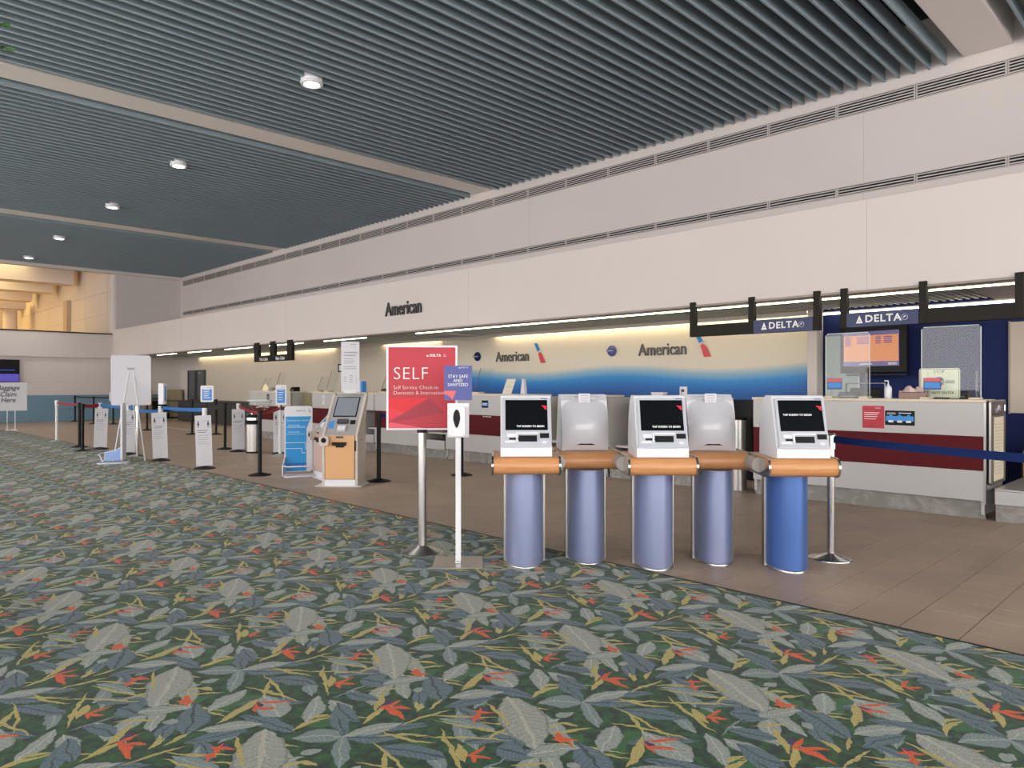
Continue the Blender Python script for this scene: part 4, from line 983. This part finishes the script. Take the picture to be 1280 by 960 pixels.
# acrylic shields
def shield(y, w_, h, x, label, sticker=True, lean=0):
    t = thing('acrylic_shield', label, 'screen', (x, y, 1.225), RW, 'clear shields standing on the counters')
    g = part('pane', MB().prism(place(rr(w_, h, .03), w_ / 2, h / 2), 0, .006, 'y'), GLASS, t)
    ed = MB().tube([(0, .003, .02), (0, .003, h - .02)], .004, 6).tube([(w_, .003, .02), (w_, .003, h - .02)], .004, 6).tube([(.02, .003, h), (w_ - .02, .003, h)], .004, 6)
    part('pane_edge', ed, mat('pale_acrylic_edge', (206, 216, 212), .2), t)
    for xx in (.05, w_ - .05):
        part('foot', MB().box(xx - .05, xx + .05, -.06, .08, 0, .02), CREAM, t, bevel=.003)
        part('brace', MB().prism([(xx - .003, 0), (xx + .003, 0), (xx + .003, .3), (xx - .003, .3)], .006, .09, 'y'), GLASS, t)
    if sticker:
        s_ = part('notice', MB().box(.02, .19, -.003, 0, .1, .23), PURB, t, label='small red and blue notice')
        part('notice_band', MB().box(.025, .185, -.0036, -.003, .19, .225), CORAL, s_); part('notice_text', MB().box(.03, .18, -.0036, -.003, .12, .18), SKYP, s_)
shield(3.56, .5, .76, 8.78, 'clear shield with small notice on the nearest counter, left one')
shield(2.52, .56, .78, 8.78, 'clear shield with notice on the nearest counter, right one behind the white sign')
# thin leaning shields on far counters (with their wire supports)
q = 0
for y, z, lb in ((9.85, .46, 'thin leaning clear shield beside the dispenser sign, over the blue backdrop'), (12.8, .36, 'thin leaning shield just left of the red poster'),
              (15.0, .48, 'thin leaning shield with wire leg left of the tall paper sign'), (15.42, .36, 'thin leaning shield farther left of the tall paper sign'),
              (17.5, .48, 'thin leaning shield above the farthest counter, right one'), (18.3, .34, 'thin leaning shield above the farthest counter, left one')):
    t = thing('leaning_shield', lb, 'screen', (8.75, y, 1.225), RW, 'thin shields on the far counters')
    part('pane', MB().add([(0, 0, 0), (.34, 0, 0), (.4, .12, z), (.06, .12, z), (0, .005, 0), (.34, .005, 0), (.4, .125, z), (.06, .125, z)], [(0, 1, 2, 3), (7, 6, 5, 4), (0, 4, 5, 1), (1, 5, 6, 2), (2, 6, 7, 3), (3, 7, 4, 0)]), GLASS, t)
    part('rod', MB().tube([(.0, -.01, 0), (.06, .11, z)], .006, 6), mat('copper_brown_rod', (120, 84, 66), .4), t)
    part('foot', MB().box(-.02, .14, -.04, .12, 0, .03), CREAM, t)
    q += 1

# things on the nearest counter top
t = thing('pump_bottle', 'white pump bottle of sanitizer on the nearest counter', 'bottle', (8.78, 2.86, 1.225))
part('bottle', MB().lathe([(.035, 0), (.038, .01), (.038, .11), (.03, .135), (.012, .145), (.012, .16)], n=20), WHITE, t)
part('pump', MB().tube([(0, 0, .155), (0, 0, .2)], .006, 8).tube([(0, 0, .2), (-.0, .04, .198)], .007, 8), WHITE, t)
t = thing('tissue_box', 'open box of pale pink tissue next to the pump bottle', 'tissue box', (8.8, 2.62, 1.225), RW)
part('box', MB().box(-.12, .14, -.06, .06, 0, .07), mat('brown_carton', (150, 124, 112), .7), t, bevel=.004)
rg = random.Random(9); V = []; F = []
for j in range(9):
    for i in range(15):
        V.append((-.12 + i * .018, -.06 + j * .015, .072 + .03 * math.sin(i * .9 + j) * math.sin(j * PI / 8) + .05 * math.sin(PI * i / 14) * math.sin(PI * j / 8) + rg.uniform(0, .008)))
for j in range(8):
    for i in range(14): a = j * 15 + i; F.append((a, a + 1, a + 16, a + 15))
part('tissue', MB().add(V, F, True), mat('pale_pink_tissue', (222, 194, 186), .8), t)
t = thing('desk_sign', 'white STOP DO NOT ENTER board with rounded border standing on the nearest counter', 'sign', (8.9, 2.58, 1.225), RW)
BRD = mat('sage_white_board', (214, 214, 190), .5); BRI = mat('sage_ink', (100, 104, 84), .6)
b_ = part('board', MB().prism(place(rr(.4, .33, .03), .2, .17), 0, .01, 'y'), BRD, t)
part('border', MB().prism(place(rr(.385, .315, .026), .2, .17), -.001, 0, 'y'), BRI, b_); part('border_inner', MB().prism(place(rr(.375, .305, .023), .2, .17), -.002, -.001, 'y'), BRD, b_)
text('STOP', .045, BRI, b_, (.2, -.0035, .295), align='CENTER'); text('DO NOT ENTER', .04, BRI, b_, (.2, -.0035, .065), align='CENTER', bold=.0005)
rd = part('roundel', MB().lathe([(.0001, 0), (.05, 0), (.05, .002), (.0001, .002)], n=24), BRI, b_, loc=(.2, -.004, .19)); rd.rotation_euler = (PI / 2, 0, 0)
part('roundel_bar', MB().box(.165, .235, -.007, -.0055, .18, .2), BRD, b_); part('small_lines', MB().box(.26, .35, -.003, -.002, .19, .2).box(.26, .35, -.003, -.002, .17, .18), BRI, b_)
part('foot', MB().box(.1, .3, -.03, .06, 0, .012), BLACK, t)
def printer(x, y, w_, h, label, m=BLACK, cat='printer', name='label_printer', grp='small machines on the counters'):
    t = thing(name, label, cat, (x, y, 1.225), RW, grp)
    part('body', MB().prism([(0, 0), (.16, 0), (.16, h), (.05, h), (0, h * .6)], 0, w_, 'x'), m, t, bevel=.006)
    part('slot', MB().box(w_ * .15, w_ * .85, -.002, .01, h * .25, h * .32), KCON, t); return t
printer(8.9, 3.46, .24, .07, 'low black printer behind the left clear shield of the nearest counter')
printer(8.98, 2.5, .1, .08, 'small black card reader right of the white board', name='card_reader', cat='card reader')
printer(8.98, 2.36, .24, .085, 'black printer behind the right clear shield of the nearest counter')
printer(8.9, 14.45, .18, .09, 'black printer left of the tall paper sign on the counter')
printer(8.9, 13.0, .16, .08, 'black printer right of the tall paper sign, left of two')
printer(8.9, 12.78, .16, .08, 'black printer right of the tall paper sign, right of two')
printer(8.9, 17.0, .2, .11, 'dark printer on the farthest counter, right of the blue placard')
printer(8.9, 18.15, .2, .1, 'pale printer on the farthest counter near its left end', m=KCON)
printer(8.9, 17.75, .14, .17, 'tan small machine on the farthest counter between the thin shields', m=TAN)
t = thing('monitor', 'thin-framed monitor on a stand left of the tall paper sign', 'monitor', (9.05, 14.98, 1.225), RW)
part('frame', MB().box(0, .42, 0, .03, .46, .49).box(0, .42, 0, .03, .62, .65).box(0, .03, 0, .03, .46, .65).box(.39, .42, 0, .03, .46, .65), BLACK, t)
part('pane', MB().box(.03, .39, .01, .02, .49, .62), PAPER, t); part('stand', MB().tube([(.05, .02, 0), (.12, .02, .47)], .01, 8), STEEL, t)
t = thing('blue_folder_box', 'blue and white box right of the tall paper sign on the counter', 'box', (8.85, 13.78, 1.225), RW)
part('box', MB().box(0, .14, 0, .1, 0, .24), SKYP, t); part('white_panel', MB().box(.0, .06, -.002, 0, 0, .24), PAPER, t)
t = thing('tent_card', 'white upright paper card on the counter left of the row of kiosks', 'card', (8.8, 9.17, 1.225), RW)
part('card', MB().add([(0, 0, 0), (.22, 0, 0), (.26, .08, .26), (.04, .08, .26), (0, .006, 0), (.22, .006, 0), (.26, .086, .26), (.04, .086, .26)], [(0, 1, 2, 3), (7, 6, 5, 4), (0, 4, 5, 1), (1, 5, 6, 2), (2, 6, 7, 3), (3, 7, 4, 0)]), mat('cream_card', (216, 208, 190), .6), t)
part('card_lines', MB().add([(.05, .035, .12), (.2, .035, .12), (.2, .037, .126), (.05, .037, .126)], [(0, 1, 2, 3)]), KCON, t)
t = thing('tent_card', 'narrow white folded card seen edge-on, right of the cream card', 'card', (8.8, 8.72, 1.225), RW)
part('card', MB().prism([(0, 0), (.1, 0), (.07, .26), (.04, .26)], 0, .06, 'y'), PAPER, t)
t = thing('folded_cup', 'small cream tray on the counter above the middle kiosk', 'tray', (8.8, 6.05, 1.225), RW)
part('tray', MB().prism([(0, 0), (.18, 0), (.2, .05), (-.02, .05)], 0, .1, 'y'), PAPER, t)
t = thing('keypad_stand', 'small white card stand on the counter above the fourth kiosk', 'card stand', (8.85, 5.62, 1.225), RW)
part('plate', MB().box(0, .11, 0, .02, 0, .13), PAPER, t); part('socket', MB().lathe([(.0001, 0), (.022, 0), (.022, .003), (.0001, .003)], n=14), INK, t, loc=(.055, -.001, .075)).rotation_euler = (PI / 2, 0, 0)
part('mark', MB().box(.02, .028, -.003, 0, .03, .1), INK, t)
t = thing('chair', 'black framed chair back behind the left clear shield', 'chair', (9.9, 3.5, 0), RW)
part('backrest', MB().box(-.2, .2, 0, .04, .85, 1.34), BLACK, t, bevel=.02); part('seat', MB().box(-.22, .22, .0, .42, .5, .56), BLACK, t, bevel=.02)
part('frame', MB().tube([(-.24, -.01, .5), (-.24, -.01, 1.4), (.24, -.01, 1.4), (.24, -.01, .5)], .012, 8), KCON, t)
part('stem', MB().tube([(0, .2, .06), (0, .2, .5)], .03, 10), BLACK, t); part('foot', MB().lathe([(.24, 0), (.22, .04), (.04, .08)], (0, .2, 0), 20), BLACK, t)

# flight screen on the navy wall
t = thing('wall_monitor', 'flight information monitor with orange page on the navy wall', 'monitor', (11.45, 4.42, 1.56), RW - .12)
part('case', MB().box(0, .98, 0, .09, 0, .7), BLACK, t, bevel=.01)
sc_ = part('screen', MB().box(.05, .88, -.003, 0, .1, .62), mat('violet_lit_page', (40, 30, 90), .2, emit=.6), t)
part('page', MB().box(.06, .87, -.005, -.003, .17, .56), mat('orange_lit_page', (170, 105, 62), .3, emit=.55), sc_)
lm = mat('violet_page_text', (90, 40, 120), .3, emit=.3); mb = MB()
for r in range(5):
    for a, b in ((.08, .17), (.26, .46), (.54, .62), (.66, .78)):
        if r == 4 and a > .2: continue
        mb.box(a, b, -.006, -.005, .52 - r * .028, .535 - r * .028)
part('page_text', mb, lm, sc_); part('page_footer', MB().box(.3, .5, -.005, -.004, .125, .14).box(.72, .85, -.005, -.004, .115, .15), PAPER, sc_)
part('mount', MB().box(.35, .6, .09, .27, .2, .5), BLACK, t); part('lower_rail', MB().box(.1, .98, .0, .12, -.04, -.015), BLACK, t)
t = thing('lit_picture', 'pale blurred picture panel at the right edge of the navy wall', 'picture', (11.7, 2.27, 1.0), RW)
part('panel', MB().box(0, 1.6, 0, .04, 0, 1.23), mat('pale_beige_picture', (196, 184, 172), .6, noise=.12, nscale=2), t); part('frame', MB().box(-.02, 0, -.01, .04, -.01, 1.24), mat('sage_board', (150, 144, 128)), t)
t = thing('wall_board', 'grey-green acrylic board on the navy wall beside the monitor', 'board', (11.7, 4.74, 1.2), RW)
part('panel', MB().prism([(0, 0), (.5, 0), (.5, .95), (.0, .95)], 0, .02, 'y'), mat('grey_green_board', (128, 146, 142), .5), t); part('edge', MB().box(.5, .51, -.005, .02, 0, .95), PAPER, t)
t = thing('baggage_conveyor', 'long dark baggage conveyor along the back wall', 'conveyor', (10.75, 29.6, 0), RW)
part('bed', MB().box(0, 11.0, 0, .85, 0.62, .8), mat('dark_rubber', (48, 48, 50), .7), t); part('front_skirt', MB().box(0, 11.0, -.02, .0, 0, .72), mat('charcoal_skirt', (58, 56, 54), .6), t)
t = thing('baggage_conveyor', 'short khaki-sided baggage conveyor behind the low scale at the right edge', 'conveyor', (10.3, 1.9, 0), RW)
part('bed', MB().box(0, 5.0, .1, 1.3, 0.5, .6), mat('dark_rubber', (48, 48, 50), .7), t); part('front_skirt', MB().box(0, 5.0, 0.05, .1, 0, .48), DKBROWN, t); part('back_skirt', MB().box(0, 5, 1.25, 1.35, .6, .95), KHAKI, t)

# ---------------- letters and emblems on the backdrop and fascia
def letters(name_, s, size, x, y, z, m, label, squeeze=.88, fl=0, ext=.012, bold=.0):
    t = thing(name_, label, 'lettering', (x, y, z), RW)
    text(s, size, m, t, (0, 0, 0), squeeze=squeeze, ext=ext, bold=bold)
    return t
letters('wall_lettering', 'American', .41, 9.08, 13.1, 2.99, mat('charcoal_letters', (52, 50, 50), .5), 'black American lettering on the white fascia', squeeze=.80, bold=.006)
a1 = letters('wall_lettering', 'American', .33, 11.72, 12.42, 2.03, GREYINK, 'grey American lettering on the wave backdrop, left one with its emblem', squeeze=.84, bold=.003)
flag(a1, 1.24, 0, .06, .44)
a2 = letters('wall_lettering', 'American', .33, 11.72, 8.37, 2.05, GREYINK, 'grey American lettering on the wave backdrop, right one under the hanging frame', squeeze=.84, bold=.003)
flag(a2, 1.24, 0, .06, .44)
for y, z, lb in ((9.02, 2.07, 'violet round emblem between the two American letterings'), (13.07, 2.07, 'dark blue round emblem left of the left American lettering')):
    t = thing('round_emblem', lb, 'emblem', (11.72, y, z), RW, 'round emblems on the backdrop')
    d_ = part('dome', MB().lathe([(.11, 0), (.105, .02), (.08, .04), (.04, .052), (.0001, .056)], n=28), PURB if y < 10 else NAVY, t); d_.rotation_euler = (PI / 2, 0, 0)
    text('oneworld', .042, WHITEP, t, (0, -.06, 0), align='CENTER')
    part('band', MB().box(-.1, .1, -.052, -.045, -.02, .02), mat('dark_violet_band', (52, 44, 104)), t)

# hanging frames under the fascia
HX = 9.06
BRZ = mat('dark_bronze_metal', (34, 30, 24), .6, spec=.2)
def hanger(ys, kinds, label, group, zb=2.06, zt=2.55, pw=.04):
    yA = ys[0]; t = thing('hanging_sign', label, 'sign', (HX, yA, 0), RW, group)
    for y in ys: part('post', MB().box(yA - y - pw, yA - y + pw, 0, .08, zb, zt), BRZ, t, bevel=.003)
    for (a, b), k in zip(zip(ys[:-1], ys[1:]), kinds):
        x0, x1 = yA - a + .04, yA - b - .04
        if k == 'bar': part('bar', MB().box(x0, x1, .0, .07, zb, zb + .16), BRZ, t, bevel=.003)
        elif k == 'delta':
            p = part('sign_box', MB().box(x0, x1, -.01, .08, zb, zb + .175), NAVYSIGN, t, bevel=.003, label='navy sign box reading DELTA')
            W_ = x1 - x0; z = zb + .088
            em = MB().poly([(x0 + W_ * .14, -.012, z - .045), (x0 + W_ * .24, -.012, z - .045), (x0 + W_ * .19, -.012, z + .05)])
            part('emblem', em, WHITEP, p); part('emblem_notch', MB().poly([(x0 + W_ * .16, -.0128, z - .02), (x0 + W_ * .22, -.0128, z - .02), (x0 + W_ * .19, -.0128, z - .012)]), NAVYSIGN, p)
            text('DELTA', .118, WHITEP, p, (x0 + W_ * .27, -.013, z), bold=.003, spacing=1.15, squeeze=1.02)
            rg_ = part('roundel', MB().lathe([(.03, 0), (.034, 0), (.034, .002), (.03, .002)], n=24), PAPER, p, loc=(x0 + W_ * .82, -.011, z)); rg_.rotation_euler = (PI / 2, 0, 0)
            part('roundel_mark', MB().poly([(x0 + W_ * .8, -.0125, z - .012), (x0 + W_ * .845, -.0125, z + .012), (x0 + W_ * .81, -.0125, z + .014)]), PAPER, p)
        else:
            p = part('sign_box', MB().box(x0, x1, -.01, .07, zb, zb + .16), BLACKM, t); text(k, .12, WHITEP, p, ((x0 + x1) / 2, -.012, zb + .065), align='CENTER', squeeze=.9, bold=.002)
hanger([5.55, 4.66, 3.79], ['bar', 'delta'], 'hanging bronze frame with blank bar and navy airline sign, left of two near the right', 'hanging signs under the fascia')
hanger([3.46, 2.59, 1.68], ['delta', 'bar'], 'hanging bronze frame with navy airline sign on its left, nearest the right edge', 'hanging signs under the fascia', zb=2.07)
hanger([19.24, 18.3, 17.35], ['Main Cabin', 'Main Cabin'], 'small dark hanging frame far left over the farthest counter', 'hanging signs under the fascia', zb=2.02, pw=.13)

# ---------------- far end
t = thing('wall_screen', 'black wall screen with violet strips at the far left', 'monitor', (4.95, 32.1, 1.5), 0)
part('case', MB().box(0, 1.0, 0, .08, 0, .83), BLACK, t); part('lower_page', MB().box(0.02, .98, -.006, 0, .02, .3), mat('violet_lit_strip', (80, 70, 170), .3, emit=.3), t)
part('blue_strip', MB().box(0.02, .85, -.006, 0, .42, .46), mat('blue_lit_strip', (30, 44, 130), .3, emit=.5), t)
t = thing('direction_sign', 'white sheet reading Baggage Claim Here on two thin legs', 'sign', (4.62, 26.65, 0), math.atan2(-4.62, 26.65))
ps = part('sheet', MB().box(-.45, .5, -.01, .01, .6, 1.46), PAPER, t)
for k, (s, z) in enumerate((('Baggage', 1.3), ('Claim', 1.1), ('Here', .92))): text(s, .2, INK, ps, (.02, -.012, z), align='CENTER', shear=.25, bold=.003, squeeze=.9)
for x in (-.0, .2): part('leg', MB().tube([(x, 0, .6), (x, 0, .02)], .012, 8), WHITEP, t)
part('foot', MB().box(-.06, .26, -.15, .15, 0, .02), WHITEP, t)
t = thing('storage_cabinet', 'beige cabinet against the far wall left of the grey doors', 'cabinet', (11.3, 31.75, 0), 0)
part('body', MB().box(-.1, .4, 0, .4, .05, 1.2), mat('khaki_beige', (168, 156, 126), .6), t, bevel=.006); part('door', MB().box(-.09, .14, -.015, 0, .08, 1.18), mat('khaki_beige', (168, 156, 126)), t); part('door', MB().box(.15, .39, -.015, 0, .08, 1.18), mat('khaki_beige', (168, 156, 126)), t)
part('plinth', MB().box(-.08, .38, .02, .38, 0, .05), BLACK, t)
t = thing('podium', 'tan wooden podium at the far wall behind the brochure boxes', 'podium', (10.15, 31.2, 0), 0)
part('body', MB().box(-.15, .15, 0, .4, 0, 1.05), TAN, t, bevel=.01); part('top', MB().prism([(-.05, 1.05), (.45, 1.05), (.45, 1.22), (-.05, 1.12)], -.17, .17, 'x'), ORPANEL, t)
t = thing('low_bench', 'dark low bench against the far blue wainscot beside the podium', 'bench', (10.9, 31.5, 0), 0)
part('seat', MB().box(-.4, .2, 0, .5, .42, .5), BLACK, t); part('backrest', MB().box(-.4, .2, .45, .5, .5, .85), BLACK, t)
for x in (-.36, .16): part('leg', MB().box(x - .02, x + .02, .03, .45, 0, .42), BLACK, t)
t = thing('white_bracket_sign', 'small white sheet on the black belt of the back lane', 'sign', (8.0, 27.9, .83), math.atan2(-8, 27.9))
part('sheet', MB().box(-.2, .2, -.01, 0, 0, .32), PAPER, t); part('clip', MB().box(-.02, .02, 0, .05, .08, .16), BLACK, t)

# ---------------- indoor tree just left of the frame, a few leaves reach in
t = thing('indoor_tree', 'leafy indoor tree whose leaf tips show at the upper left edge', 'plant', (-.15, 5.25, 0))
part('planter', MB().lathe([(.26, 0), (.34, .5), (.3, .5), (.28, .44)], n=28), KSIDE, t)
part('soil', MB().lathe([(.0001, .44), (.285, .44)], n=24), mat('dark_soil', (50, 40, 32), .95), t)
part('trunk', MB().tube([(0, 0, .42), (.03, .02, 1.4), (-.02, .04, 2.3), (.05, 0, 3.0)], .04, 10, .02), mat('grey_bark', (110, 96, 80), .8), t)
rg = random.Random(4)
lf = MB().add([(0, 0, 0), (.35, -.22, .03), (.75, -.2, .02), (1, 0, -.03), (.75, .2, .02), (.35, .22, .03), (.5, 0, -.01)], [(0, 1, 6), (1, 2, 6), (2, 3, 6), (3, 4, 6), (4, 5, 6), (5, 0, 6)], True).mesh('leaf')
tw = MB(); spots = []
for k in range(16):
    a = rg.uniform(0, 6.28); L_ = rg.uniform(.4, .7); z0 = rg.uniform(2.1, 3.0)
    e = Vector((L_ * math.cos(a), L_ * math.sin(a), z0 + rg.uniform(.2, .6)))
    p0 = Vector((0, 0, z0)); tw.tube([p0, (p0 + e) / 2 + Vector((0, 0, .06)), e], .008, 5, .004)
    for j in range(7): spots.append((p0.lerp(e, .4 + .1 * j), a))
def wp(u, v, s):
    k = (u - 640) / F_; return Vector(((S_ + C_ * k) * s + .15, (C_ - S_ * k) * s - 5.25, 1.37 - (v - 482) * s / F_))
for (u, v, s) in ((5, 60, 4.4), (1, 31, 4.5)):
    e = wp(u, v, s); p0 = Vector((0, 0, 2.8)); tw.tube([p0, (p0 + e) / 2 + Vector((0, 0, .12)), e], .008, 6, .004)
    for j in range(4): spots.append((p0.lerp(e, .45 + .12 * j), .5))
    for a_, dz in ((.0, -.2), (1.2, .5), (-1.4, -.3), (2.6, .2)):
        o = part('leaf', lf, LEAFM, t, loc=e); o.scale = (.07, .07, .07); o.rotation_euler = (rg.uniform(-.5, .5) + 1.0, -dz, a_ - .75)
part('twigs', tw, mat('grey_bark', (110, 96, 80)), t)
for p, a in spots:
    o = part('leaf', lf, LEAFM, t, loc=p); sc_l = rg.uniform(.06, .09); o.scale = (sc_l,) * 3; o.rotation_euler = (rg.uniform(-.6, .6), rg.uniform(-.4, .7), a + rg.uniform(-1.4, 1.4))

tag(part('floor_tape', MB().box(8.67, 8.72, 22.0, 28.6, 0, .002), WHITEP), 'white tape line on the tiles before the dark conveyor', 'tape')
